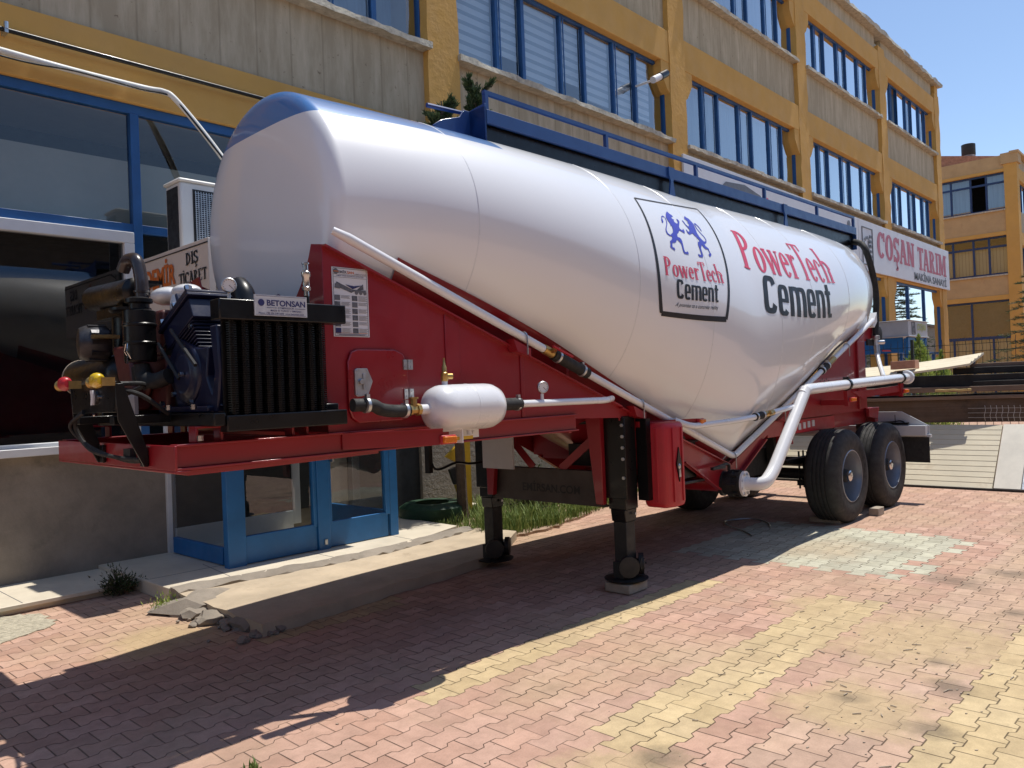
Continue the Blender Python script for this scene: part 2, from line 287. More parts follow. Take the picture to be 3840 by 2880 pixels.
# ------------------------------------------------------------------ mesh helpers
ORG = {}
class MB:
    def __init__(s): s.v = []; s.f = []; s.mi = []; s.cur = 0
    def add(s, vs, fs):
        o = len(s.v); s.v += [tuple(v) for v in vs]
        for f in fs: s.f.append([i+o for i in f]); s.mi.append(s.cur)
        return s
    def box(s, x0, x1, y0, y1, z0, z1):
        return s.add([(x0,y0,z0),(x1,y0,z0),(x1,y1,z0),(x0,y1,z0),(x0,y0,z1),(x1,y0,z1),(x1,y1,z1),(x0,y1,z1)],
                     [(0,3,2,1),(4,5,6,7),(0,1,5,4),(1,2,6,5),(2,3,7,6),(3,0,4,7)])
    def obox(s, c, ax, ay, az):   # centre and three half-axis vectors
        c, ax, ay, az = Vector(c), Vector(ax), Vector(ay), Vector(az)
        vs = [c+sx*ax+sy*ay+sz*az for sz in (-1,1) for sx, sy in ((-1,-1),(1,-1),(1,1),(-1,1))]
        return s.add(vs, [(0,3,2,1),(4,5,6,7),(0,1,5,4),(1,2,6,5),(2,3,7,6),(3,0,4,7)])
    def bar(s, p0, p1, w, h, up=(0,0,1)):
        p0, p1 = Vector(p0), Vector(p1); d = p1-p0; u = Vector(up); sd_ = d.cross(u).normalized(); u = sd_.cross(d).normalized()
        return s.obox((p0+p1)/2, d/2, sd_*w/2, u*h/2)
    def prism(s, poly, axis, lo, hi):
        n = len(poly)
        def P(q, h): return {'X': (h, q[0], q[1]), 'Y': (q[0], h, q[1]), 'Z': (q[0], q[1], h)}[axis]
        vs = [P(q, lo) for q in poly] + [P(q, hi) for q in poly]
        return s.add(vs, [list(range(n))[::-1], list(range(n, 2*n))] + [(i, (i+1) % n, (i+1) % n+n, i+n) for i in range(n)])
    def rings(s, rs, closed=True, cap0=True, cap1=True):
        n = len(rs[0]); vs = [p for r_ in rs for p in r_]; fs = []
        for k in range(len(rs)-1):
            for i in range(n if closed else n-1):
                j = (i+1) % n; fs.append((k*n+i, k*n+j, (k+1)*n+j, (k+1)*n+i))
        if cap0: fs.append(list(range(n))[::-1])
        if cap1: fs.append([(len(rs)-1)*n+i for i in range(n)])
        return s.add(vs, fs)
    def tube(s, pts, r, n=12, caps=True):
        pts = [Vector(p) for p in pts]; rad = r if isinstance(r, (list, tuple)) else [r]*len(pts)
        t0 = (pts[1]-pts[0]).normalized(); ref = Vector((0,0,1)) if abs(t0.z) < 0.9 else Vector((1,0,0))
        u = t0.cross(ref).normalized(); rs = []
        for i, p_ in enumerate(pts):
            if i == 0: t = (pts[1]-pts[0])
            elif i == len(pts)-1: t = pts[-1]-pts[-2]
            else: t = (pts[i+1]-p_).normalized() + (p_-pts[i-1]).normalized()
            t.normalize(); u = (u - t*u.dot(t)).normalized(); w = t.cross(u)
            k = 1.0
            if 0 < i < len(pts)-1:
                cs = max(0.5, ((p_-pts[i-1]).normalized()).dot(t)); k = 1/cs
            rs.append([p_ + (u*math.cos(a)+w*math.sin(a))*rad[i]*(1 if k < 1.03 else 1.0) for a in [2*math.pi*j/n for j in range(n)]])
        return s.rings(rs, True, caps, caps)
    def cyl(s, p0, p1, r0, r1=None, n=24): return s.tube([p0, p1], [r0, r0 if r1 is None else r1], n)
    def lathe(s, prof, p0, ax, n=32, caps=True):
        p0, ax = Vector(p0), Vector(ax).normalized(); ref = Vector((0,0,1)) if abs(ax.z) < 0.9 else Vector((1,0,0))
        u = ax.cross(ref).normalized(); w = ax.cross(u)
        return s.rings([[p0+ax*h+(u*math.cos(a)+w*math.sin(a))*max(r_, 1e-4) for a in [2*math.pi*j/n for j in range(n)]] for r_, h in prof], True, caps, caps)
    def sphere(s, c, r, n=14, sc=(1,1,1)):
        c = Vector(c); rs = []
        for i in range(n//2+1):
            a = math.pi*i/(n//2); rr = max(1e-4, math.sin(a)*r)
            rs.append([c+Vector((rr*math.cos(b)*sc[0], rr*math.sin(b)*sc[1], math.cos(a)*r*sc[2])) for b in [2*math.pi*j/n for j in range(n)]])
        return s.rings(rs)
    def bolts(s, pts, ax, r=0.012, h=0.012):
        ax = Vector(ax).normalized()
        for q in pts: s.cyl(Vector(q), Vector(q)+ax*h, r, n=6)
        return s
def smoothpath(pts, k=6):
    pts = [Vector(p) for p in pts]; out = []
    for i in range(len(pts)-1):
        a = pts[max(0, i-1)]; b = pts[i]; c = pts[i+1]; d = pts[min(len(pts)-1, i+2)]
        for j in range(k):
            t = j/k; out.append(0.5*((2*b)+(c-a)*t+(2*a-5*b+4*c-d)*t*t+(3*b-a-3*c+d)*t**3))
    out.append(pts[-1]); return out
def fillet(pts, r, k=5):
    pts = [Vector(p) for p in pts]; out = [pts[0]]
    for i in range(1, len(pts)-1):
        a, b, c = pts[i-1], pts[i], pts[i+1]; d0 = (a-b); d1 = (c-b); rr = min(r, d0.length*0.45, d1.length*0.45)
        p0 = b+d0.normalized()*rr; p1 = b+d1.normalized()*rr
        for j in range(k+1):
            t = j/k; out.append((1-t)**2*p0+2*t*(1-t)*b+t*t*p1)
    out.append(pts[-1]); return out
def mesh_from(mb, name, mats, org, smooth, recalc):
    me = bpy.data.meshes.new(name)
    me.from_pydata([(v[0]-org[0], v[1]-org[1], v[2]-org[2]) for v in mb.v], [], mb.f)
    mats = mats if isinstance(mats, (list, tuple)) else [mats]
    for m in mats: me.materials.append(m)
    for p_, i in zip(me.polygons, mb.mi): p_.material_index = i
    if recalc:
        b = bmesh.new(); b.from_mesh(me); bmesh.ops.recalc_face_normals(b, faces=b.faces); b.to_mesh(me); b.free()
    if smooth:
        me.polygons.foreach_set("use_smooth", [True]*len(me.polygons)); me.set_sharp_from_angle(angle=R(smooth))
    me.update(); return me
def part(mb, name, mats, parent, label=None, smooth=38, bevel=0, recalc=True):
    org = ORG[parent.name]; me = mesh_from(mb, name, mats, org, smooth, recalc)
    o = bpy.data.objects.new(name, me); COL.objects.link(o); o.parent = parent; ORG[o.name] = org
    if label: o["label"] = label
    if bevel: bev(o, bevel)
    return o
def bev(o, w):
    b = o.modifiers.new("bevel", 'BEVEL'); b.width = w; b.segments = 2; b.limit_method = 'ANGLE'; b.angle_limit = R(35)
def tag(o, label, cat, group=None, kind=None):
    if label: o["label"] = label
    if cat: o["category"] = cat
    if group: o["group"] = group
    if kind: o["kind"] = kind
def thing(name, loc, label, cat, group=None, rotz=0):
    o = bpy.data.objects.new(name, None); COL.objects.link(o); o.location = loc; o.rotation_euler = (0, 0, rotz); o.empty_display_size = 0.2
    ORG[o.name] = tuple(loc); tag(o, label, cat, group); return o
def solo(mb, name, mats, loc, label, cat, group=None, smooth=38, bevel=0, kind=None, recalc=True):
    me = mesh_from(mb, name, mats, loc, smooth, recalc); o = bpy.data.objects.new(name, me); COL.objects.link(o); o.location = loc
    ORG[o.name] = tuple(loc); tag(o, label, cat, group, kind)
    if bevel: bev(o, bevel)
    return o
def islands(mb, name, mats, parent, label=None, smooth=38, bevel=0):
    """every connected piece of the builder becomes a part of its own"""
    par = list(range(len(mb.v)))
    def find(i):
        while par[i] != i: par[i] = par[par[i]]; i = par[i]
        return i
    for f in mb.f:
        for i in f[1:]: par[find(i)] = find(f[0])
    grp = {}
    for f in mb.f: grp.setdefault(find(f[0]), []).append(f)
    for fs in grp.values():
        ids = sorted({i for f in fs for i in f}); mp = {i: k for k, i in enumerate(ids)}
        part(MB().add([mb.v[i] for i in ids], [[mp[i] for i in f] for f in fs]), name, mats, parent, label, smooth, bevel)
def structure(mb, name, mats, smooth=38, recalc=True):
    return solo(mb, name, mats, (0, 0, 0), None, None, None, smooth, 0, 'structure', recalc)

# ------------------------------------------------------------------ lettering
def font_shape(txt, bold=0.0, shear=0.0, outline=False, space=1.0):
    c = bpy.data.curves.new("txt", 'FONT'); c.body = txt; c.size = 1.0; c.offset = bold; c.shear = shear; c.fill_mode = 'FRONT'; c.resolution_u = 5; c.space_character = space
    o = bpy.data.objects.new("txt", c); COL.objects.link(o)
    me = bpy.data.meshes.new_from_object(o)
    vs = [(v.co.x, v.co.y, 0.0) for v in me.vertices]; fs = [list(p_.vertices) for p_ in me.polygons]
    bpy.data.objects.remove(o); bpy.data.curves.remove(c); bpy.data.meshes.remove(me)
    return vs, fs
def bold_shape(txt, d=(-.03, 0, .03), off=0.02):
    vs, fs = font_shape(txt, off); ov, of = [], []
    for k, dx in enumerate(d):
        o = len(ov); ov += [(v[0]+dx, v[1], .0004*k) for v in vs]; of += [[i+o for i in f] for f in fs]
    return ov, of
def sq_ring(cx, cy, rx, ry, tx, ty, a0=0, a1=360, n=28, e=0.55):
    def P(a, kx, ky):
        c, s_ = math.cos(a), math.sin(a); return (cx+kx*math.copysign(abs(c)**e, c), cy+ky*math.copysign(abs(s_)**e, s_))
    A = [R(a0+(a1-a0)*i/n) for i in range(n+1)]
    return [[[P(a, rx, ry), P(b, rx, ry), P(b, rx-tx, ry-ty), P(a, rx-tx, ry-ty)] for a, b in zip(A[:-1], A[1:])]]
def impact_shape(txt):
    """heavy condensed capitals and raised lower case, built from squared rings and stems"""
    W = .155; vs, fs, x = [], [], 0.0
    for ch in txt:
        if ch == 'C': a = sq_ring(.235, .5, .235, .5, W, .14, 24, 336); w = .47
        elif ch == 'e': a = sq_ring(.205, .40, .205, .41, W*.95, .115, 0, 322)+rc(.10, .335, .405, .43); w = .41
        elif ch == 'm': a = rc(0, 0, W, .80)+sq_ring(.215, .5, .215, .31, W, .12, 0, 120, 12)+rc(.275, 0, .43, .52)+sq_ring(.49, .5, .215, .31, W, .12, 0, 120, 12)+rc(.55, 0, .705, .52); w = .705
        elif ch == 'n': a = rc(0, 0, W, .80)+sq_ring(.215, .5, .215, .31, W, .12, 0, 120, 12)+rc(.275, 0, .43, .52); w = .43
        else: a = rc(.07, .10, .225, 1.0)+rc(0, .68, .30, .80)+rc(.10, 0, .30, .12); w = .30
        for l_, quads in enumerate(a):
            for q in quads:
                o = len(vs); vs += [(x+p_[0], p_[1], .0004*l_) for p_ in q]; fs.append([o, o+1, o+2, o+3])
        x += w+.055
    return vs, fs
def ring_poly(cx, cy, rx, ry, tx, ty, a0=0, a1=360, n=20):
    out = []
    A = [R(a0+(a1-a0)*i/n) for i in range(n+1)]
    for a, b in zip(A[:-1], A[1:]):
        out.append([(cx+rx*math.cos(a), cy+ry*math.sin(a)), (cx+rx*math.cos(b), cy+ry*math.sin(b)),
                    (cx+(rx-tx)*math.cos(b), cy+(ry-ty)*math.sin(b)), (cx+(rx-tx)*math.cos(a), cy+(ry-ty)*math.sin(a))])
    return [out]            # one layer
def rc(x0, y0, x1, y1): return [[[(x0, y0), (x1, y0), (x1, y1), (x0, y1)]]]
def dg(x0, y0, x1, y1, w): return [[[(x0-w/2, y0), (x0+w/2, y0), (x1+w/2, y1), (x1-w/2, y1)]]]
def glyph(ch, S, T, ser, sh):
    """serif letters out of stems (width S), hair lines (T), serifs (length ser, height sh); returns layers and advance"""
    X = 0.62; a = []
    def stem(x, y0, y1, top=True, bot=True):
        r_ = rc(x, y0, x+S, y1)
        if top: r_ += rc(x-ser, y1-sh, x+S+ser*0.4, y1)
        if bot: r_ += rc(x-ser, y0, x+S+ser, y0+sh)
        return r_
    if ch == 'P': a = stem(ser, 0, 1) + ring_poly(ser+S*0.8, 0.73, 0.30, 0.27, S*0.95, T*1.2, -90, 90) ; w = ser+S+0.32
    elif ch == 'o': a = ring_poly(0.22, X/2, 0.22, X/2+0.01, S, T); w = 0.44
    elif ch == 'w': a = dg(0.22, 0, 0.05, X, S)+dg(0.22, 0, 0.34, X, T)+dg(0.48, 0, 0.34, X, S)+dg(0.48, 0, 0.62, X, T)+rc(-0.04, X-sh, 0.14, X)+rc(0.25, X-sh, 0.42, X)+rc(0.54, X-sh, 0.70, X); w = 0.68
    elif ch == 'e': a = ring_poly(0.20, X/2, 0.20, X/2+0.01, S, T, 0, 320)+rc(0.06, X*0.50, 0.385, X*0.50+T); w = 0.41
    elif ch == 'r': a = stem(ser, 0, X)+ring_poly(ser+S+0.09, X*0.66, 0.12, X*0.34, T*1.4, T*1.4, 40, 170, 10)+ring_poly(ser+S+0.16, X*0.88, 0.05, 0.05, 0.049, 0.049, 0, 360, 10); w = ser+S+0.24
    elif ch == 'c': a = ring_poly(0.20, X/2, 0.20, X/2+0.01, S, T, 45, 315)+ring_poly(0.32, X*0.76, 0.05, 0.05, 0.049, 0.049, 0, 360, 10); w = 0.40
    elif ch == 'h': a = stem(ser, 0, 1.0)+stem(ser+S+0.15, 0, X*0.6, False)+ring_poly(ser+S+0.05, X*0.58, 0.05+0.10+S, X*0.42, S, T*1.3, 0, 150, 12); w = ser*2+2*S+0.17
    elif ch == 'T': a = stem(0.27-S/2, 0, 0.97, False)+rc(0, 1-sh*1.2, 0.54, 1)+rc(0, 0.80, T*1.3, 1-sh)+rc(0.54-T*1.3, 0.80, 0.54, 1-sh); w = 0.50
    elif ch == 'C': a = ring_poly(0.27, 0.5, 0.27, 0.51, S, T*1.6, 42, 318)+rc(0.42, 0.66, 0.42+S*0.6, 1.0); w = 0.54
    elif ch == 'O': a = ring_poly(0.28, 0.5, 0.28, 0.51, S, T*1.5); w = 0.56
    elif ch == 'S' or ch == 'Ş':
        a = ring_poly(0.22, 0.74, 0.22, 0.26, S*0.9, T*2.0, 20, 272)+ring_poly(0.22, 0.265, 0.23, 0.265, S*0.9, T*2.0, -160, 92)+rc(0.36, 0.72, 0.36+T, 0.99)+rc(0.0, 0.0, T, 0.28)
        if ch == 'Ş': a += rc(0.19, -0.14, 0.27, 0.02)+ring_poly(0.22, -0.22, 0.12, 0.11, T*1.7, T*1.7, -140, 90, 10)
        w = 0.45
    elif ch == 'A': a = dg(0.07, 0, 0.26, 1, T*1.5)+dg(0.45, 0, 0.27, 1, S)+rc(0.13, 0.28, 0.40, 0.28+T)+rc(-0.03, 0, 0.18, sh)+rc(0.32, 0, 0.57, sh)+rc(0.14, 1-sh, 0.34, 1); w = 0.54
    elif ch == 'N': a = rc(ser, 0, ser+T*1.6, 1)+rc(0.42, 0, 0.42+T*1.6, 1)+dg(0.44, 0, ser+T, 1, S)+rc(0, 0, ser+T*1.6+ser, sh)+rc(0, 1-sh, 0.2, 1)+rc(0.34, 1-sh, 0.42+T*1.6+ser, 1); w = 0.60
    elif ch == 'R': a = stem(ser, 0, 1)+ring_poly(ser+S*0.9, 0.74, 0.28, 0.26, S*0.9, T*1.5, -90, 90)+dg(ser+S+0.22, 0, ser+S+0.06, 0.5, S*0.9)+rc(ser+S+0.10, 0, ser+S+0.36, sh); w = ser+S+0.36
    elif ch in 'Iİ':
        a = stem(ser, 0, 1); w = ser*2+S
        a += rc(ser+S, 1-sh, ser*2+S, 1)
        if ch == 'İ': a += rc(ser, 1.08, ser+S, 1.22)
    elif ch == 'M': a = rc(ser, 0, ser+T*1.6, 1)+rc(0.56, 0, 0.56+S, 1)+dg(0.36, 0.05, ser+T*1.6, 1, S)+dg(0.36, 0.05, 0.58, 1, T*1.5)+rc(0, 0, 0.2, sh)+rc(0.48, 0, 0.56+S+ser, sh)+rc(0, 1-sh, 0.14, 1)+rc(0.56, 1-sh, 0.56+S+ser, 1); w = 0.58+S+ser
    elif ch == 'D': a = stem(ser, 0, 1)+ring_poly(ser+S*0.7, 0.5, 0.36, 0.5, S*0.95, T*1.5, -90, 90); w = ser+S+0.36
    elif ch == 'E': a = stem(ser, 0, 1)+rc(ser+S, 0, ser+0.42, sh)+rc(ser+S, 1-sh, ser+0.42, 1)+rc(ser+S, 0.47, ser+0.32, 0.47+T)+rc(ser+0.42-T, sh, ser+0.42, 0.26)+rc(ser+0.42-T, 0.75, ser+0.42, 1-sh); w = ser+0.46
    else: w = 0.3
    return a, w
def serif_shape(txt, S=0.12, T=0.045, ser=0.05, sh=0.04, gap=0.05, scale=None):
    vs, fs, x = [], [], 0.0; lay = 0
    for i, ch in enumerate(txt):
        layers, w = glyph(ch, S, T, ser, sh); k = (scale or {}).get(i, 1.0)
        for l_, quads in enumerate(layers):
            for q in quads:
                o = len(vs); vs += [(x+a, b*k, 0.0004*l_) for a, b in q]; fs.append([o, o+1, o+2, o+3])
        x += w+gap
    return vs, fs
def poly_shape(pts):
    tri = tessellate_polygon([[Vector((a, b, 0)) for a, b in pts]])
    return [(a, b, 0.0) for a, b in pts], [list(t) for t in tri]
def norm_shape(sh_, y0=None, y1=None):
    vs, fs = sh_; xs = [v[0] for v in vs]; ys = [v[1] for v in vs]
    xa, xb = min(xs), max(xs); ya = min(ys) if y0 is None else y0; yb = max(ys) if y1 is None else y1
    return [((v[0]-xa)/(xb-xa), (v[1]-ya)/(yb-ya), v[2]) for v in vs], fs
def cut_shape(sh_, nu, nv):
    vs, fs = sh_; b = bmesh.new(); bv = [b.verts.new(v) for v in vs]
    for f_ in fs:
        try: b.faces.new([bv[i] for i in f_])
        except ValueError: pass
    xs = [v[0] for v in vs]; ys = [v[1] for v in vs]
    for n_, (lo, hi), ax in ((nu, (min(xs), max(xs)), 0), (nv, (min(ys), max(ys)), 1)):
        for i in range(1, n_):
            c = lo+(hi-lo)*i/n_; co_ = (c, 0, 0) if ax == 0 else (0, c, 0); no = (1, 0, 0) if ax == 0 else (0, 1, 0)
            bmesh.ops.bisect_plane(b, geom=b.verts[:]+b.edges[:]+b.faces[:], plane_co=co_, plane_no=no)
    b.verts.index_update(); out = [tuple(v.co) for v in b.verts]; of = [[v.index for v in f_.verts] for f_ in b.faces]; b.free(); return out, of
def put(mb, sh_, org, U, V, off=0.0):
    """flat lettering: unit shape onto origin + u*U + v*V"""
    org, U, V = Vector(org), Vector(U), Vector(V); n = U.cross(V).normalized()
    vs, fs = sh_; mb.add([org+U*v[0]+V*v[1]+n*(off+v[2]) for v in vs], fs); return mb

# ================================================================== SETTING
g = MB(); g.add([(-400,-400,0),(900,-400,0),(900,400,0),(-400,400,0)], [(0,1,2,3)])
structure(g, "pavement", m_pave, 0, False)
# concrete apron in front of the entrance (low slab with worn kerb edge)
def wobble(pts, amp, seed, sub=8):
    r_ = random.Random(seed); out = []
    for i in range(len(pts)):
        a, b = Vector(pts[i]), Vector(pts[(i+1) % len(pts)])
        for j in range(sub):
            q = a.lerp(b, j/sub); out.append((q.x+r_.uniform(-amp, amp), q.y+r_.uniform(-amp, amp)))
    return out
ap = MB(); ap.prism(wobble([(2.78,5.06),(4.0,5.20),(5.2,5.28),(6.35,5.95),(6.25,6.55),(2.80,6.55)], 0.025, 3), 'Z', -0.05, 0.092)
structure(ap, "concrete_apron", M("apron_concrete", (0.46,0.375,0.27), 0.92, var=0.22, vs_=1.6, bump=0.5, bs=40, bd=0.008, dirt=((0.26,0.20,0.14), 2.0, 0.6)))
so = MB(); so.prism(wobble([(6.22,6.0),(7.2,6.05),(9.2,6.7),(13,7.6),(13,8.25),(6.22,8.25)], 0.05, 5), 'Z', -0.05, 0.03); structure(so, "soil_bed", m_soil)
cp = MB(); cp.prism(wobble([(0.6,6.1),(1.5,6.45),(1.98,6.72),(1.97,7.2),(1.7,7.35),(0.6,7.35)], 0.03, 9), 'Z', -0.05, 0.008)
structure(cp, "gravel_concrete_patch", M("exposed_gravel", (0.40,0.36,0.27), 0.95, var=0.4, vs_=30, bump=0.9, bs=45, bd=0.01))
hs = MB(); hs.prism([(47,-200),(600,-200),(600,60),(47,60)], 'Z', -0.3, 0.004); structure(hs, "yard_ground", m_soil)

# ================================================================== MAIN BUILDING
B = thing("office_building", (8, 8.3, 0), "long three storey mustard building with blue windows behind the trailer", "building")
YF = 8.30
colx = [1.3, 7.7, 14.2, 20.55, 27.0, 33.2]
bays = [(-4.5, 1.0)] + [(colx[i]+0.3, colx[i+1]-0.3) for i in range(5)]
rw = random.Random(11)
def rough_column(x0, x1, y0, y1, z0, z1, seed):
    r_ = random.Random(seed); nx, nz = 4, int((z1-z0)/0.28)
    mb = MB(); rs = []
    for k in range(nz+1):
        z = z0+(z1-z0)*k/nz; j = lambda: r_.uniform(-0.012, 0.012)
        rs.append([(x0+j(), y0+j(), z), (x0+(x1-x0)*.5, y0+j(), z), (x1+j(), y0+j(), z), (x1+j(), y1, z), (x0+j(), y1, z)])
    return mb.rings(rs)
for i, cx_ in enumerate(colx):
    part(rough_column(cx_-0.3, cx_+0.3, YF, 8.75, 0, 12.3, i), "column", m_yellow, B, smooth=60)
for bi, (x0, x1) in enumerate(bays):
    for z0, z1 in ((4.78, 5.45), (8.15, 8.80), (11.5, 12.12)):
        part(MB().box(x0, x1, YF+0.012, 8.75, z0, z1), "beam", m_yellow_smooth, B, bevel=0.012)
        hb = MB()
        if z0 < 5 and bi < 3: continue
        for s_, xx in ((1, x0), (-1, x1)):
            hb.prism([(xx, z0-0.62), (xx+s_*0.10, z0-0.55), (xx+s_*0.30, z0-0.26), (xx+s_*0.30, z0), (xx, z0)], 'Y', YF+0.02, 8.62)
        islands(hb, "haunch", m_yellow, B)
    for z0, z1 in ((5.45, 6.52), (8.80, 9.92), (12.12, 12.66)):
        part(MB().box(x0, x1, YF+0.11, 8.6, z0, z1), "parapet_panel", m_panel, B)
    for z in (6.52, 9.92):
        r_ = random.Random(bi*7+int(z)); mb = MB(); rs = []; n_ = 40
        for k in range(n_+1):
            xx = x0-0.02+(x1-x0+0.04)*k/n_; j = lambda a=0.016: r_.uniform(-a, a)
            rs.append([(xx, YF-0.07+j(), z+j(.006)), (xx, YF-0.07+j(), z+0.085+j()), (xx, 8.62, z+0.105), (xx, 8.62, z)])
        part(mb.rings(rs), "window_sill", m_sill, B, smooth=25)
r_ = random.Random(99); mb = MB(); rs = []
for k in range(161):
    xx = -4.6+38.25*k/160; j = lambda a=0.03: r_.uniform(-a, a)
    rs.append([(xx, YF-0.12+j(), 12.66+j(.02)), (xx, YF-0.12+j(), 12.78+j()), (xx, 9.2, 12.82), (xx, 9.2, 12.66)])
part(mb.rings(rs), "coping", m_sill, B, smooth=25)
part(MB().box(33.12, 33.5, YF+0.03, 20, 0, 12.66), "end_wall", m_yellow_smooth, B)
part(MB().box(-4.5, 33.1, 11.6, 11.7, 0, 12.6).box(-4.5, 33.1, 8.9, 11.6, 4.9, 5.1).box(-4.5, 33.1, 8.9, 11.6, 8.3, 8.5).box(-4.5, 33.1, 8.5, 20, 12.3, 12.5), "interior_shell", m_whitewall, B)
for x in colx[1:5]: part(MB().box(x-0.05, x+0.05, 8.76, 11.6, 0.05, 12.3), "interior_wall", m_whitewall, B)
frac = [0.0, 0.165, 0.285, 0.455, 0.57, 0.735, 0.86, 1.0]
for bi, (x0, x1) in enumerate(bays[1:]):
    for fl, (z0, z1) in enumerate(((6.62, 8.15), (10.02, 11.5))):
        fr_ = MB(); w = x1-x0; yb = 8.46
        fr_.box(x0, x1, yb, yb+0.07, z1-0.06, z1).box(x0, x1, yb, yb+0.07, z0, z0+0.05)
        xs = [x0+w*f_ for f_ in frac]
        if bi == 1: xs = [8.0, 8.98, 9.14, 9.60, 10.57, 11.21, 12.13, 12.84, 13.9][:1]+[9.0, 9.62, 10.6, 11.25, 12.15, 12.88, 13.9]
        for k, xx in enumerate(xs):
            hw = 0.034 if k in (1, 2, 4, 6) else 0.024
            xa = max(x0, xx-hw); xb = min(x1, xx+hw); fr_.box(xa, xb, yb-0.012, yb+0.085, z0+0.05, z1-0.06)
        for k in (1, 3, 5):   # opening sashes: slim proud frames
            xa, xb = xs[k]+0.05, xs[k+1]-0.05
            fr_.box(xa-.012, xa+0.012, yb-0.03, yb-0.013, z0+0.06, z1-0.07).box(xb-0.012, xb+.012, yb-0.03, yb-0.013, z0+0.06, z1-0.07).box(xa+.012, xb-.012, yb-0.03, yb-0.013, z0+0.06, z0+0.09)
        wf = part(fr_, "window", m_winblue, B, bevel=0.004)
        gl = MB()
        for k in range(len(xs)-1):
            if bi == 4 and fl == 1 and k == 1: continue
            t_ = rw.uniform(-0.006, 0.006)
            gl.add([(xs[k], yb+0.035+t_, z0), (xs[k+1], yb+0.035-t_, z0), (xs[k+1], yb+0.035-t_, z1), (xs[k], yb+0.035+t_, z1)], [(0,1,2,3)])
        part(gl, "pane", m_glass, wf, smooth=0, recalc=False)
        if bi == 1 and fl == 0:
            bl = MB()
            for k in range(len(xs)-1):
                dz = [0.02, 0.42, 0.06, 0.42, 0.25, 0.10, 0.3][k]; bl.box(xs[k]+0.03, xs[k+1]-0.03 if k < 6 else xs[k]+0.62, yb+0.12, yb+0.125, z0+dz, z1-0.02)
            part(bl, "zebra_blind", m_zebra, wf)
        elif not (bi == 0):
            cu = MB(); n_ = 60; rs = []
            for k in range(n_+1):
                xx = x0+w*k/n_; yy = 8.74+0.025*math.sin(k*2.1)+0.01*math.sin(k*0.7); rs.append([(xx, yy, z0), (xx, yy, z1)])
            for k in range(n_):
                if bi == 4 and fl == 1 and 0.16*n_ < k < 0.30*n_: continue
                cu.add([rs[k][0], rs[k+1][0], rs[k+1][1], rs[k][1]], [(0,1,2,3)])
            part(cu, "curtain", m_curtain, wf, recalc=False)
        else:
            part(MB().box(x0, x1, 9.1, 9.12, z0, z1), "curtain", m_curtain, wf)
# ---- ground floor, bay with the big shop window and the entrance lobby
x0, x1 = bays[1]
part(MB().box(-4.5, x1, 8.20, 8.45, 0, 1.24), "plinth_wall", m_concrete, B, bevel=0.01)
part(MB().box(-4.5, 3.30, 8.10, 8.46, 1.24, 1.285).box(-4.5, 3.30, 8.06, 8.10, 1.225, 1.30), "shop_window_sill", m_alum, B, bevel=0.006)
tf = MB().box(-4.5, x1, 8.36, 8.44, 4.68, 4.78).box(-4.5, x1, 8.36, 8.44, 3.44, 3.53)
for xx in (3.33, 5.5, 7.36, -1.0): tf.box(xx-0.045, xx+0.045, 8.345, 8.445, 1.24, 4.68)
wf = part(tf, "transom_window", m_winblue, B, bevel=0.005)
part(MB().add([(-4.5, 8.40, 3.5), (7.4, 8.40, 3.5), (7.4, 8.40, 4.7), (-4.5, 8.40, 4.7)], [(0,1,2,3)]), "pane", m_glass_transom, wf, recalc=False)
part(MB().box(-4.5, 7.4, 8.62, 8.64, 3.5, 4.25), "roller_blind", M("translucent_blind", (0.30,0.30,0.265), 0.9, var=0.1, vs_=1.2), wf)
sf = MB().box(-4.5, 3.28, 8.32, 8.43, 3.32, 3.435).box(3.18, 3.28, 8.32, 8.43, 1.29, 3.32).box(-4.5, 3.18, 8.34, 8.42, 1.29, 1.33)
wf = part(sf, "shop_window", m_alum, B, bevel=0.008)
part(MB().add([(-4.5, 8.38, 1.3), (3.2, 8.38, 1.3), (3.2, 8.38, 3.33), (-4.5, 8.38, 3.33)], [(0,1,2,3)]), "pane", m_glass_dark, wf, recalc=False)
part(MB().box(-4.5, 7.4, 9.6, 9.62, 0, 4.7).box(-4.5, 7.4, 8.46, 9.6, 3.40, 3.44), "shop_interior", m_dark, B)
part(MB().add([(3.4, 8.40, 2.5), (7.4, 8.40, 2.5), (7.4, 8.40, 3.45), (3.4, 8.40, 3.45)], [(0,1,2,3)]), "lower_pane", m_glass_dark, B, recalc=False)
# lobby: blue framed glass box
LX0, LX1, LY0, LY1, LZ = 3.45, 5.42, 6.87, 8.2, 2.45
lb = MB()
lb.box(LX0-0.01, LX0+0.17, LY0-0.01, LY0+0.08, 0.10, LZ)          # big corner post
lb.box(LX1-0.10, LX1+0.005, LY0, LY0+0.08, 0.10, LZ).box(4.40, 4.54, LY0-0.012, LY0+0.07, 0.10, LZ)
lb.box(LX0+0.17, 4.40, LY0+0.012, LY0+0.06, 0.125, 0.385).box(4.54, LX1-0.13, LY0+0.012, LY0+0.06, 0.125, 0.385)
lb.box(LX0+0.17, 4.40, LY0+0.012, LY0+0.06, 2.2, LZ).box(4.54, LX1-0.13, LY0+0.012, LY0+0.06, 2.2, LZ)
lb.box(4.54, 4.575, LY0+0.002, LY0+0.065, 0.36, 2.2).box(5.26, LX1-0.10, LY0+0.002, LY0+0.065, 0.36, 2.2).box(4.36, 4.40, LY0+0.002, LY0+0.065, 0.36, 2.2)
lb.box(LX0+0.02, LX0+0.07, LY0+0.17, LY1-0.10, 0.125, 0.285).box(LX0+0.02, LX0+0.07, LY0+0.17, LY1-0.10, 2.3, LZ)
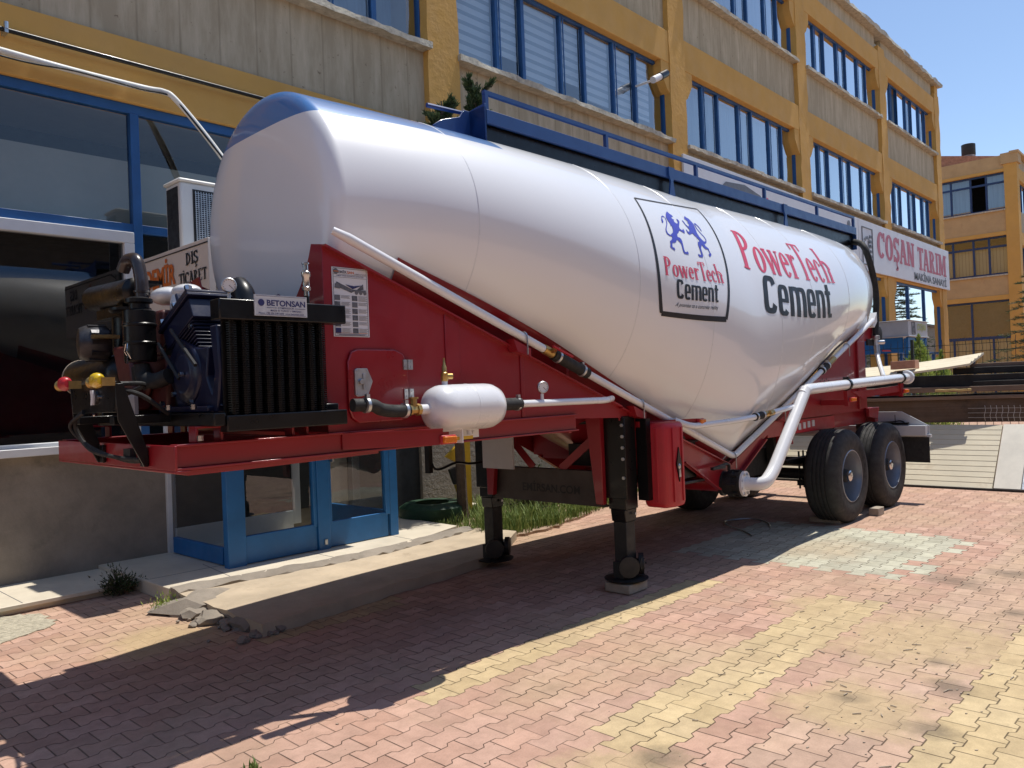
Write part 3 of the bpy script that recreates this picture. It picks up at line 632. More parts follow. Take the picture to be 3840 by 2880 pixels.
lb.box(LX1-0.07, LX1-0.02, LY0+0.13, LY1-0.10, 0.125, 0.385).box(LX1-0.07, LX1-0.02, LY0+0.13, LY1-0.10, 2.3, LZ)
lob = part(lb, "lobby_frame", m_doorblue, B, bevel=0.006)
pg = MB()
for a, b in (((LX0+.17, LY0+.035), (4.40, LY0+.035)), ((4.54, LY0+.035), (LX1-.13, LY0+.035)), ((LX0+.045, LY0+.17), (LX0+.045, LY1)), ((LX1-.045, LY0+.13), (LX1-.045, LY1))):
    pg.add([(*a, .2), (*b, .2), (*b, 2.35), (*a, 2.35)], [(0,1,2,3)])
part(pg, "pane", m_glass_door, lob, recalc=False)
part(MB().box(LX0+0.0, LX0+0.05, LY1-0.05, LY1, 0.10, LZ).box(4.9, 5.0, LY1-0.05, LY1, 0.2, LZ).box(LX0+0.08, 4.9, LY1-0.05, LY1, 0.1, 0.36).box(LX0+.08, 4.9, LY1-.05, LY1, 2.1, 2.25), "inner_door_frame", m_alum, lob, bevel=0.006)
part(MB().box(LX0-0.2, LX1+0.1, LY0-0.25, LY1, LZ, LZ+0.12), "lobby_roof", m_lightgrey, lob)
part(MB().box(LX0+.08, LX1-.03, LY1-.03, LY1-.025, .36, 2.1), "inner_door", m_dark, lob)
part(MB().box(4.46, 4.49, LY0-0.03, LY0-0.012, 0.17, 0.22).box(4.56, 4.585, LY0-0.05, LY0+0.0, 1.0, 1.35), "door_handle", m_zinc, lob)
# ground floor right of the lobby: rough rendered wall bays, then glazing of the far bays
part(MB().box(7.42, 14.5, 8.30, 8.5, 0, 0.9), "rendered_wall", m_rough, B)
part(MB().box(5.70, 6.85, 8.185, 8.199, 0.05, 2.3), "doorway_shade", m_dark, B)  # flat dark panel on the wall, colour stands in for a shaded door recess
part(MB().box(6.86, 7.9, 8.14, 8.29, 0, 2.4), "rough_pier", m_rough, B)
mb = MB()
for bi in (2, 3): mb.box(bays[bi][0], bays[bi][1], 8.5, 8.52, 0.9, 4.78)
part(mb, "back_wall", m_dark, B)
for bi in (4, 5):
    x0, x1 = bays[bi]; fr_ = MB(); yb = 8.42
    fr_.box(x0, x1, yb, yb+0.08, 2.38, 2.47).box(x0, x1, yb, yb+0.08, 4.70, 4.78)
    for f_ in (0, .33, .66, 1.0):
        xx = x0+(x1-x0)*f_; fr_.box(max(x0, xx-.05), min(x1, xx+.05), yb-.01, yb+.09, 0.05, 4.7)
    for f_ in (.165, .5, .83): xx = x0+(x1-x0)*f_; fr_.box(xx-.04, xx+.04, yb-.005, yb+.085, 0.05, 2.38)
    wf = part(fr_, "showroom_window", m_winblue, B, bevel=0.004)
    part(MB().add([(x0, yb+.04, 0), (x1, yb+.04, 0), (x1, yb+.04, 4.75), (x0, yb+.04, 4.75)], [(0,1,2,3)]), "pane", m_glass, wf, recalc=False)
    po = MB(); gp = MB(); 
    for k in range(6):
        xa = x0+(x1-x0)*(k/6)+.07; xb = x0+(x1-x0)*((k+1)/6)-.07; n_ = 10; xm = (xa+xb)/2; hw = (xb-xa)/2
        po.prism([(xa, .2), (xb, .2)]+[(xm+hw*math.cos(math.pi*j/n_), 1.85+.22*math.sin(math.pi*j/n_)) for j in range(n_+1)], 'Y', yb+.055, yb+.06)
        gp.prism([(xa, 2.36), (xa, 2.12), (xm-.1, 2.20), (xm, 2.05), (xm+.12, 2.24), (xb, 2.1), (xb, 2.36)], 'Y', yb+.055, yb+.06)
    part(po, "window_poster", m_sign, wf); part(gp, "window_print", m_green_leafprint, wf)
    part(MB().box(x0+2.55, x0+3.1, yb+.045, yb+.052, .5, 1.55).box(x0+4.45, x0+4.8, yb+.045, yb+.052, .4, 1.3), "orange_poster", m_ink_orange, wf)
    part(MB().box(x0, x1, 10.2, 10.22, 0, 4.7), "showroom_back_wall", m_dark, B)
# canopy box over the far entrance
can = thing("entrance_canopy", (25, 7.0, 2.8), "grey boxed canopy over the far entrance, green lettering on its end", "canopy")
part(MB().box(24.16, 26.0, 7.02, 8.28, 2.78, 3.21).box(24.12, 26.04, 6.98, 8.28, 3.21, 3.235).box(24.12, 26.04, 6.98, 8.28, 2.755, 2.78), "canopy_box", m_lightgrey, can, bevel=0.01)
cl = MB(); put(cl, norm_shape(font_shape("COŞAN", 0.03, 0.15)), (24.95, 7.005, 2.90), (0.85, 0, 0), (0, 0, .26), .006); part(cl, "lettering", m_ink_green, can)
cl = MB(); put(cl, norm_shape(font_shape("d", 0.04)), (24.53, 7.005, 2.86), (0.17, 0, 0), (0, 0, .3), .006)
cl.box(24.46, 24.48, 7.0, 7.012, 2.82, 3.18).box(24.74, 24.76, 7.0, 7.012, 2.82, 3.18).box(24.48, 24.74, 7.0, 7.012, 3.16, 3.18).box(24.48, 24.74, 7.0, 7.012, 2.82, 2.84); part(cl, "logo", m_ink_grey, can)
pf = MB()
for xx in (24.2, 25.0, 25.85): pf.box(xx, xx+.12, 7.05, 7.17, 0, 2.71)
pf.box(24.32, 25.0, 7.08, 7.14, 2.3, 2.74).box(25.12, 25.85, 7.08, 7.14, 2.35, 2.74).box(25.12, 25.85, 7.08, 7.14, .9, 1.35).box(24.2, 24.26, 7.2, 8.25, 2.3, 2.74).box(24.2, 24.26, 7.2, 8.25, 1.0, 1.4)
part(pf, "door_frame", m_doorblue, can)
part(MB().box(24.3, 24.32, 7.75, 8.15, .1, 2.3).box(25.2, 25.7, 7.3, 7.32, 1.4, 2.3), "yellow_poster", m_yellow_smooth, can)

# ---- signs on the facade
def lion_gear(mb, ox, oz, w, h):
    for a in range(0, 181, 22):
        c_, s_ = math.cos(R(a+20)), math.sin(R(a+20)); mb.bar((ox+w*(.45+.30*c_), 8.196, oz+h*(.45+.24*s_)), (ox+w*(.45+.40*c_), 8.196, oz+h*(.45+.32*s_)), .06, .006, (0, 1, 0))
def sign_plate(x0, x1, z0, z1): return MB().box(x0, x1, 8.22, 8.27, z0, z1)
s1 = thing("wall_sign", (28.9, 8.2, 4.84), "white fascia sign with red capitals above the far glazed shopfront", "sign")
part(sign_plate(24.0, 33.62, 4.84, 6.34), "sign_board", m_sign, s1, bevel=0.006)
t = MB(); put(t, norm_shape(serif_shape("COŞAN", 0.19, 0.085, 0.05, 0.10, 0.015)), (25.55, 8.215, 5.06), (3.75, 0, 0), (0, 0, 1.10))
put(t, norm_shape(serif_shape("TARIM", 0.19, 0.085, 0.05, 0.10, 0.015)), (29.65, 8.215, 5.30), (3.55, 0, 0), (0, 0, .80)); part(t, "lettering", m_ink_signred, s1)
t = MB(); put(t, norm_shape(bold_shape("MAKİNA SANAYİ")), (29.2, 8.212, 4.92), (3.95, 0, 0), (0, 0, .34)); part(t, "small_lettering", m_ink_grey, s1)
t = MB(); x0 = 24.25
t.box(x0, x0+.03, 8.2, 8.218, 5.0, 6.14).box(x0+.87, x0+.9, 8.2, 8.218, 5.0, 6.14).box(x0+.03, x0+.87, 8.2, 8.218, 6.11, 6.14).box(x0+.03, x0+.87, 8.2, 8.218, 5.0, 5.03)
lion_gear(t, x0, 5.0, .9, 1.14)
put(t, norm_shape((sum([q for q in sum(ring_poly(0, 0, 1, 1, .35, .35, 0, 360, 24), [])], []), [[4*i, 4*i+1, 4*i+2, 4*i+3] for i in range(24)])) if False else norm_shape(font_shape("d", 0.06)), (x0+.25, 8.212, 5.12), (.36, 0, 0), (0, 0, .62))
for k in range(5): t.box(x0+.62+.03*(k % 2), x0+.80, 8.2, 8.214, 5.25+k*.15, 5.33+k*.15)
part(t, "logo", m_ink_grey, s1)
s2 = thing("wall_sign", (19, 8.2, 4.84), "white fascia sign with green outlined capitals, mostly hidden by the blue walkway rail", "sign")
part(sign_plate(14.15, 23.97, 4.84, 6.34), "sign_board", m_sign, s2, bevel=0.006)
t = MB(); put(t, cut_shape(([(15.3, 5.2, 0), (17.6, 5.2, 0), (17.6, 6.0, 0), (16.8, 6.13, 0), (15.9, 6.06, 0), (15.5, 5.8, 0)], [[0,1,2,3,4,5]]), 1, 1), (0, 8.212, 0), (1, 0, 0), (0, 0, 1)); part(t, "logo", m_ink_grey, s2)
part(MB().prism([(17.62, 5.2), (17.85, 5.2), (17.98, 6.0), (17.75, 6.0)], 'Y', 8.2, 8.218), "logo_stripe", m_ink_red, s2)
t = MB()
for xx, w in ((18.65, .7), (19.55, .55), (20.25, .35), (20.75, .62), (21.55, .62), (22.35, .62), (23.15, .15)):
    for d_ in (0, .06):
        pth = [(xx+d_, 8.21, 5.2), (xx+d_, 8.21, 5.82-d_), (xx+.1+d_, 8.21, 5.92-d_), (xx+w-.1-d_, 8.21, 5.92-d_), (xx+w-d_, 8.21, 5.82-d_), (xx+w-d_, 8.21, 5.45)]
        t.tube(fillet(pth, .08), .012, 6)
part(t, "outlined_lettering", M("dark_green_lettering", (0.10,0.16,0.10), .5), s2)
t = MB(); t.lathe([(0.001, 0), (.11, 0), (.11, .01), (0.001, .01)], (23.22, 8.205, 6.06), (0, 1, 0), 20); part(t, "round_mark", m_ink_grey, s2)
# lobby side sign
s3 = thing("lobby_sign", (3.2, 7.4, 2.47), "cream sign with orange and black lettering on the side of the entrance lobby", "sign")
part(MB().box(3.2, 3.26, 6.55, 8.19, 2.47, 3.09), "sign_board", m_signcream, s3, bevel=0.004)
UY = Vector((0, -1, 0))
t = MB(); t.box(3.194, 3.198, 6.55, 8.0, 3.045, 3.055).box(3.194, 3.198, 8.13, 8.14, 2.5, 3.04).bar((3.196, 8.0, 3.05), (3.196, 8.135, 2.99), .004, .012); part(t, "border_line", m_ink_black, s3)
t = MB(); put(t, norm_shape(bold_shape("ERDEMİR")), (3.195, 8.12, 2.76), UY*0.92, (0, 0, .26), .002); part(t, "orange_lettering", m_ink_orange, s3)
t = MB(); put(t, norm_shape(serif_shape("DIŞ", .13, .06, .05, .08, .05)), (3.195, 6.98, 2.86), UY*0.24, (0, 0, .15), .002)
put(t, norm_shape(serif_shape("TİCARET", .13, .06, .05, .08, .04)), (3.195, 7.13, 2.73), UY*0.55, (0, 0, .13), .002); part(t, "black_lettering", m_ink_black, s3)

# ---- things fixed to the facade
ac = thing("ac_unit", (3.75, 7.6, 2.6), "white air conditioner outdoor unit standing on the lobby roof", "air conditioner")
part(MB().box(3.38, 4.15, 7.45, 7.78, 3.12, 3.80).box(3.36, 4.17, 7.43, 7.80, 3.80, 3.835), "casing", m_ac, ac, bevel=0.02)
part(MB().box(3.372, 3.38, 7.50, 7.74, 3.16, 3.76), "side_louvre", m_blackmat, ac)
gr = MB()
for k in range(26): gr.box(3.52, 4.05, 7.437, 7.444, 3.20+k*.02, 3.206+k*.02)
for k in range(20): gr.box(3.52+k*.0275, 3.526+k*.0275, 7.430, 7.437, 3.19, 3.72)
part(gr, "fan_grille", m_zinc, ac); part(MB().box(3.50, 4.07, 7.445, 7.449, 3.17, 3.74), "fan_recess", m_blackmat, ac)
part(MB().box(3.42, 3.5, 7.45, 7.78, 2.59, 3.12).box(4.03, 4.11, 7.45, 7.78, 2.59, 3.12), "bracket", m_alum, ac)
cc = thing("security_camera", (12.6, 8.3, 7.3), "white bullet security camera with black hood beside the first floor column", "camera")
part(MB().cyl((12.85, 8.05, 7.45), (13.16, 8.05, 7.61), .064, .064, 20), "camera_body", m_sign, cc)
part(MB().cyl((13.10, 8.05, 7.58), (13.34, 8.05, 7.71), .078, .072, 20), "hood", m_black, cc)
part(MB().tube([(12.88, 8.07, 7.46), (12.84, 8.2, 7.44), (12.84, 8.44, 7.44)], .022, 10), "arm", m_alum, cc)
cb_ = MB(); pts = [(-3, 8.17, 5.02), (1.0, 8.17, 4.97), (2.1, 8.16, 4.925), (2.7, 8.16, 4.905), (3.36, 8.16, 4.905), (3.55, 8.12, 4.90), (3.64, 8.05, 4.82), (3.88, 7.95, 4.50), (4.15, 7.8, 4.05), (4.3, 7.7, 3.75)]
cb_.tube(smoothpath(pts, 6), .030, 10); cab = thing("cable_bundle", (2, 8.2, 4.9), "white taped cable bundle sagging across the yellow beam to the air conditioner", "cable")
part(cb_, "white_wrap", m_cable, cab)
part(MB().tube(smoothpath([(-3, 8.13, 4.97), (1.0, 8.13, 4.92), (1.9, 8.12, 4.87), (2.3, 8.12, 4.86), (2.72, 8.12, 4.89), (3.3, 8.13, 4.875), (3.56, 8.09, 4.87), (3.66, 8.02, 4.78), (4.15, 7.77, 4.04)], 6), .010, 8), "black_wire", m_black, cab)
pp = thing("conduit_pipe", (2, 8.2, 5.15), "thin black conduit running along the yellow beam above the white cable", "pipe")
part(MB().cyl((-3, 8.22, 5.155), (7.2, 8.22, 5.15), .022, n=12), "pipe", m_black, pp)
part(MB().box(2.14, 2.17, 8.19, 8.31, 5.12, 5.19).cyl((2.155, 8.20, 5.155), (2.155, 8.20, 5.22), .02, n=8), "clamp", m_zinc, pp)

# ---- steps of the entrance
ms = thing("entrance_step", (3, 7.3, 0), "low cream marble step along the wall and under the glass lobby", "step")
part(MB().box(-4.5, 2.78, 7.30, 8.20, 0.045, 0.082).box(-4.5, 2.75, 7.34, 8.20, 0, 0.045), "wall_step", m_marble, ms, bevel=0.006)
part(MB().prism([(2.78, 6.62), (4.0, 6.40), (5.2, 6.42), (6.15, 6.72), (6.2, 8.2), (2.78, 8.2)], 'Z', 0.0, 0.118), "lobby_slab", m_marble, ms, bevel=0.006)
jm = MB()
for a, b in (((2.8, 7.1), (6.15, 7.05)), ((4.3, 6.45), (4.3, 8.2)), ((3.3, 6.55), (3.4, 7.3)), ((5.3, 6.5), (5.35, 7.1)), ((.8, 7.32), (.8, 8.2)), ((1.9, 7.32), (1.9, 8.2))):
    zj = .118 if a[0] > 2.5 else .082; jm.bar((*a, zj), (*b, zj), .006, .003)
part(jm, "slab_joint", m_ink_grey, ms)
kb = MB(); r_ = random.Random(4); rs = []
for k in range(41):
    t_ = k/40; x_ = 2.80+3.35*t_; yy = 6.56-.40*math.sin(t_*2.3)*.55+(.35*max(0, t_-.6)); j = lambda a=.018: r_.uniform(-a, a)
    rs.append([(x_, yy-.10+j(), .06), (x_, yy-.09+j(), .10+j()), (x_, yy-.02, .122+j(.008)), (x_, yy+.08+j(), .122+j(.005)), (x_, yy+.09, .06)])
kerb = solo(kb.rings(rs), "broken_kerb", m_concrete, (4, 6.4, 0), "rough mortar kerb crumbling along the front of the marble lobby slab", "kerb", smooth=30)
def rock(mb, c, r_, seed, flat=.5):
    q = random.Random(seed); b = bmesh.new(); bmesh.ops.create_icosphere(b, subdivisions=2, radius=r_)
    for v_ in b.verts:
        k = 1+q.uniform(-.28, .28); v_.co = Vector((v_.co.x*k+c[0], v_.co.y*k+c[1], v_.co.z*k*flat+c[2]))
    b.verts.index_update(); mb.add([tuple(v_.co) for v_ in b.verts], [[v_.index for v_ in f_.verts] for f_ in b.faces]); b.free()
spots = [(2.86, 6.25, .30, .34), (2.95, 5.95, .22, .3), (2.72, 6.0, .12, .4), (2.78, 5.75, .15, .4), (2.92, 5.55, .17, .4), (2.83, 5.38, .13, .5), (3.02, 5.25, .12, .5), (2.66, 5.78, .07, .5), (2.98, 5.72, .1, .6), (2.75, 5.55, .06, .6), (2.9, 5.15, .08, .6)]
rub = MB()
for i, (a, b, r_, fl) in enumerate(spots): rock(rub, (a, b, .02), r_, i, fl)
for k_ in range(70):
    q_ = random.Random(200+k_); rock(rub, (q_.gauss(2.78, .10), q_.uniform(5.05, 6.3), .012), q_.uniform(.012, .05), 300+k_, q_.uniform(.5, .9))
solo(rub, "broken_concrete", m_concrete, (2.85, 5.8, 0), "heap of broken grey concrete at the left end of the apron", "rubble", smooth=20, kind="stuff")

# ================================================================== SECOND BUILDING
C2 = thing("corner_building", (47, 8.2, 0), "tan and mustard building at the far right with tiled roof and round chimney", "building")
XB = 47.0
part(MB().box(XB, XB+.55, 8.2, 8.78, 0, 12.3), "corner_column", m_yellow_smooth, C2)
for z0, z1 in ((5.36, 5.60), (8.68, 8.88), (11.95, 12.10)): part(MB().box(XB+.02, XB+.5, 8.78, 20, z0, z1), "beam", m_yellow_smooth, C2)
for z0, z1 in ((5.60, 6.62), (8.88, 9.97), (12.10, 12.80)): part(MB().box(XB+.06, XB+.5, 8.78, 20, z0, z1), "parapet_panel", m_panel2, C2)
part(MB().box(XB-.06, XB+.7, 8.12, 8.9, 12.3, 12.85).box(XB-.1, XB+20, 8.08, 8.5, 12.78, 12.9), "corner_cap", m_panel2, C2)
for z in (6.60, 9.95): part(MB().box(XB-.05, XB+.3, 8.78, 20, z, z+.07), "window_sill", m_sill, C2)
part(MB().prism([(8.6, 12.8), (14.2, 14.1), (20, 12.8)], 'X', XB+.6, XB+14), "roof", m_roof, C2)
part(MB().cyl((49.6, 10.9, 12.6), (49.6, 10.9, 14.3), .34, .33, 28), "chimney", m_chim, C2)
part(MB().lathe([(.335, 0), (.35, .02), (.35, .62), (.33, .63), (.3, .6)], (49.6, 10.9, 13.72), (0, 0, 1), 28), "chimney_cowl", m_blackmat, C2)
for z0, z1, mull, trz in ((10.02, 11.95, (9.63, 10.36, 11.29, 12.3, 13.2), 11.45), (6.68, 8.68, (9.62, 10.34, 11.31, 12.3, 13.2), 8.15), (0.1, 5.36, (10.55, 12.5), None)):
    fr_ = MB(); xf = XB+.2
    fr_.box(xf, xf+.08, 8.78, 16, z1-.1, z1).box(xf, xf+.08, 8.78, 16, z0, z0+.09)
    for y_ in mull: fr_.box(xf-.01, xf+.09, y_-.045, y_+.045, z0+.09, z1-.1)
    if trz: fr_.box(xf-.005, xf+.085, 8.78, 16, trz-.05, trz+.05)
    else:
        fr_.box(xf-.005, xf+.085, 8.78, 16, 3.35, 3.5)
        for y_ in (9.6, 11.45): fr_.box(xf-.01, xf+.09, y_-.045, y_+.045, z0+.09, 3.35)
    wf = part(fr_, "window", m_navyframe, C2)
    gl = MB().add([(xf+.04, 8.78, z0), (xf+.04, 16, z0), (xf+.04, 16, z1), (xf+.04, 8.78, z1)], [(0,1,2,3)])
    if z0 > 9: gl = MB().add([(xf+.04, 8.78, z0), (xf+.04, 9.63, z0), (xf+.04, 9.63, z1), (xf+.04, 8.78, z1)], [(0,1,2,3)]).add([(xf+.04, 10.36, z0), (xf+.04, 16, z0), (xf+.04, 16, z1), (xf+.04, 10.36, z1)], [(0,1,2,3)])
    part(gl, "pane", m_glass, wf, recalc=False)
    if z0 > 9: part(MB().box(xf+.3, xf+.32, 8.8, 9.63, z0, z1).box(xf+.3, xf+.32, 10.36, 16, z0, z1), "blind", m_curtain, wf)
    elif z0 > 6: part(MB().box(xf+.18, xf+.2, 8.8, 16, z0, trz), "vertical_blind", m_curtain_cream, wf)
    else:
        part(MB().box(xf+.15, xf+.17, 8.8, 16, 3.5, z1), "shutter", M("grey_shutter", (0.055,0.056,0.053), .8), wf); part(MB().box(xf+.15, xf+.17, 8.8, 16, z0, 3.35), "panel", m_curtain_cream, wf)
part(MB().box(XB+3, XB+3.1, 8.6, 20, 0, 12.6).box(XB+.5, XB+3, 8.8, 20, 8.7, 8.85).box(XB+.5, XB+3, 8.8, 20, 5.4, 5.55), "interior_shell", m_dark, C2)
# its side along the yard
for k in range(3):
    xa = XB+.55+k*6.4; 
    for z0, z1 in ((4.78, 5.45), (8.15, 8.80), (11.5, 12.12)): part(MB().box(xa, xa+5.85, 8.24, 8.6, z0, z1), "beam", m_yellow_smooth, C2)
    for z0, z1 in ((5.45, 6.55), (8.80, 9.95), (12.12, 12.78)): part(MB().box(xa, xa+5.85, 8.34, 8.6, z0, z1), "parapet_panel", m_panel, C2)
    part(MB().box(xa+5.85, xa+6.4, 8.2, 8.7, 0, 12.4), "column", m_yellow, C2)
    for z0, z1 in ((6.55, 8.15), (9.95, 11.5), (0.4, 4.78)):
        fr_ = MB().box(xa, xa+5.85, 8.42, 8.5, z1-.06, z1).box(xa, xa+5.85, 8.42, 8.5, z0, z0+.06)
        for j in range(8): xx = xa+5.85*j/7; fr_.box(max(xa, xx-.04), min(xa+5.85, xx+.04), 8.41, 8.51, z0+.06, z1-.06)
        wf = part(fr_, "window", m_navyframe, C2); part(MB().add([(xa, 8.46, z0), (xa+5.85, 8.46, z0), (xa+5.85, 8.46, z1), (xa, 8.46, z1)], [(0,1,2,3)]), "pane", m_glass, wf, recalc=False)
        part(MB().box(xa, xa+5.85, 8.7, 8.72, z0, z1), "curtain", m_curtain, wf)

# ================================================================== ACROSS THE YARD (mirrored in the shop glass), added light blocker behind the camera
OB = thing("opposite_building", (5, -15, 0), "dull grey brown warehouse across the yard, seen only mirrored in the glass", "building")
m_dull = M("dull_render", (0.20, 0.165, 0.125), 0.9, var=0.15, vs_=0.6)
part(MB().box(-30, 150, -16, -15, 0, 8.2), "wall", m_dull, OB); part(MB().box(-30.4, 150.4, -16.2, -14.6, 8.2, 8.5), "roof_edge", m_rust, OB)
for k in range(8):
    x = -27+6.6*k; wf = part(MB().box(x, x+4.6, -15.0, -14.96, 2.6, 2.7).box(x, x+4.6, -15.0, -14.96, 5.6, 5.7).box(x, x+.1, -15, -14.96, 2.7, 5.6).box(x+4.5, x+4.6, -15, -14.96, 2.7, 5.6).box(x+2.25, x+2.35, -15, -14.96, 2.7, 5.6), "window", m_winblue, OB)
    part(MB().box(x+.1, x+4.5, -14.99, -14.98, 2.7, 5.6), "pane", m_blackmat, wf)
OW = thing("yard_light_blocker", (-13, 0, 0), "unseen dull brown wall added behind the viewer to block light", "building")  # unseen, added to cut the light reaching the tank front
part(MB().box(-14, -13, -14, 8.3, 0, 6.5), "wall", m_dull, OW); part(MB().box(-14.2, -12.8, -14, 8.3, 6.5, 6.7), "roof_edge", m_rust, OW)

# ================================================================== YARD BEHIND THE TRAILER
fx = 19.5; fz = 2.42
fe = thing("mesh_fence", (fx, 4, 0), "dark green welded wire fence between the stacked panels and the showroom", "fence")
for y_ in (8.1, 5.6, 3.1, 0.6, -1.9): part(MB().box(fx-.03, fx+.03, y_-.03, y_+.03, 0, fz+.03), "post", M("fence_green", (0.02,0.035,0.03), .5) if "fence_green" not in bpy.data.materials else bpy.data.materials["fence_green"], fe)
mf = bpy.data.materials["fence_green"]
for y0 in (8.1, 5.6, 3.1, 0.6):
    mb = MB()
    for k in range(1, 16):
        y_ = y0-2.5*k/16
        mb.tube([(fx, y_, .1), (fx, y_, 1.55), (fx-.04, y_-.02, 1.66), (fx, y_, 1.77), (fx, y_, 2.12), (fx-.04, y_-.02, 2.2), (fx, y_, 2.28), (fx, y_+rnd.uniform(-.02, .02), fz+rnd.uniform(-.03, .03))], .006, 5)
    for z in (1.2, 1.55, 1.77, 2.12, 2.28): mb.bar((fx+.006, y0, z), (fx+.006, y0-2.5, z), .011, .011)
    part(mb, "mesh_panel", mf, fe, recalc=False)
def leaf_cloud(mb, pts_fn, n, size, rg, up=0.3, aspect=.45):
    for _ in range(n):
        c, d = pts_fn(rg); c = Vector(c); d = Vector(d)+Vector((rg.uniform(-.6, .6), rg.uniform(-.6, .6), rg.uniform(-.3, .6)))
        d.normalize(); s_ = d.cross(Vector((rg.uniform(-1, 1), rg.uniform(-1, 1), rg.uniform(-1, 1)))).normalized(); l_ = size*rg.uniform(.6, 1.3)
        mb.add([c-s_*l_*aspect*.5, c+d*l_*.5-s_*l_*aspect*.1, c+d*l_, c+s_*l_*aspect*.5+d*l_*.35], [(0,1,2,3)])
def cone_bush(name, loc, h, r0, n, size, mat, label, cat, group=None, seed=1, tips=10):
    rg = random.Random(seed); t_ = thing(name, loc, label, cat, group); x_, y_, z_ = loc
    part(MB().tube([(x_, y_, z_-.1), (x_+.02, y_, z_+h*.5), (x_, y_+.02, z_+h*.92)], [.05*h/2+.01, .03*h/2, .006], 8), "trunk", m_bark, t_)
    plumes = [(rg.uniform(0, 6.28), rg.uniform(.05, .8), rg.uniform(.75, 1.15)) for _ in range(tips)]
    mb = MB()
    def fn(g_):
        a, hh, k = g_.choice(plumes); a += g_.gauss(0, .28); q = min(.99, max(.02, hh+g_.uniform(-.12, .16)))
        rr = r0*(1-q)**.75*k*g_.uniform(.45, 1.0)
        return (x_+rr*math.cos(a), y_+rr*math.sin(a), z_+h*q), (math.cos(a)*.5, math.sin(a)*.5, .9)
    leaf_cloud(mb, fn, n, size, rg)
    def spire(g_):
        q = g_.uniform(.6, 1.0); rr = r0*.35*(1-q)+.01; a = g_.uniform(0, 6.28); return (x_+rr*math.cos(a), y_+rr*math.sin(a), z_+h*q), (0, 0, 1)
    leaf_cloud(mb, spire, n//6, size, rg); part(mb, "crown", mat, t_, smooth=0, recalc=False); return t_
cone_bush("thuja_shrub", (21.6, 6.05, 0), 2.62, .85, 6200, .085, m_thuja, "taller bright green thuja behind the brick on the stack", "shrub", "thujas by the far entrance", 3, 26)
cone_bush("thuja_shrub", (22.4, 5.75, 0), 2.22, .68, 4200, .085, m_thuja, "shorter bright green thuja right of the taller one", "shrub", "thujas by the far entrance", 5, 20)
# juniper growing behind the trailer beside the first column
def juniper(name, loc, h, r0, seed, label, tilt=0):
    rg = random.Random(seed); x_, y_, z_ = loc; t_ = thing(name, loc, label, "tree"); tr = MB(); cr = MB()
    top = Vector((x_+tilt, y_, z_+h)); tr.tube([(x_, y_, z_), (x_+tilt*.5, y_, z_+h*.55), top], [.07, .04, .01], 8)
    for k in range(90):
        q = rg.uniform(.4, 1)**.7*.98; a = rg.uniform(0, 6.28); ln = r0*(1.05-q)**.6*rg.uniform(.5, 1.15)
        b0 = Vector((x_+tilt*q, y_, z_+h*q)); d = Vector((math.cos(a), math.sin(a), .75)).normalized(); b1 = b0+d*ln
        tr.tube([b0, b0.lerp(b1, .6)+Vector((0, 0, -.03)), b1], [.018, .01, .004], 5)
        for j in range(5):
            p0 = b0.lerp(b1, .3+.17*j); d2 = (d+Vector((rg.uniform(-.8, .8), rg.uniform(-.8, .8), rg.uniform(-.1, .8)))).normalized(); p1 = p0+d2*ln*.38
            leaf_cloud(cr, lambda g_: (p0.lerp(p1, g_.uniform(0, 1))+Vector((g_.gauss(0, .012), g_.gauss(0, .012), g_.gauss(0, .012))), d2), 46, .07, rg, aspect=.34)
    part(tr, "trunk", m_bark, t_); part(cr, "crown", m_juniper, t_, smooth=0, recalc=False)
juniper("juniper_tree", (7.45, 7.35, .03), 5.75, .85, 8, "feathery juniper rising behind the walkway beside the mustard column", -.05)
juniper("juniper_tree", (6.75, 7.25, .03), 5.28, .70, 12, "low juniper tip peeping over the blue tank crown", -.1)
# conifer at the right edge
def conifer(loc, h, r0, seed, label):
    rg = random.Random(seed); x_, y_, z_ = loc; t_ = thing("pine_tree", loc, label, "tree"); tr = MB(); cr = MB()
    tr.tube([(x_, y_, z_), (x_, y_, z_+h)], [.16, .02], 10)
    k = 0
    while k < 70:
        q = .18+.8*k/70; a = k*2.4+rg.uniform(-.3, .3); ln = r0*(1.02-q)**.8*rg.uniform(.75, 1.15); k += 1
        b0 = Vector((x_, y_, z_+h*q)); d = Vector((math.cos(a), math.sin(a), -.08)); b1 = b0+d*ln
        mid = b0.lerp(b1, .5)+Vector((0, 0, .06)); tr.tube([b0, mid, b1], [.03, .018, .006], 5)
        for j in range(9):
            p0 = b0.lerp(b1, .2+.09*j); sd_ = Vector((-d.y, d.x, 0))*(1 if j % 2 else -1); d2 = (d*.8+sd_*.9+Vector((0, 0, rg.uniform(-.35, .2)))).normalized(); p1 = p0+d2*ln*.30
            leaf_cloud(cr, lambda g_: (p0.lerp(p1, g_.uniform(0, 1)), d2+Vector((0, 0, .2))), 34, .16, rg, aspect=.16)
    part(tr, "trunk", m_bark, t_); part(cr, "crown", m_conifer, t_, smooth=0, recalc=False)
conifer((37.0, 5.62, 0), 6.6, 2.7, 21, "dark pine with drooping branches at the right edge")
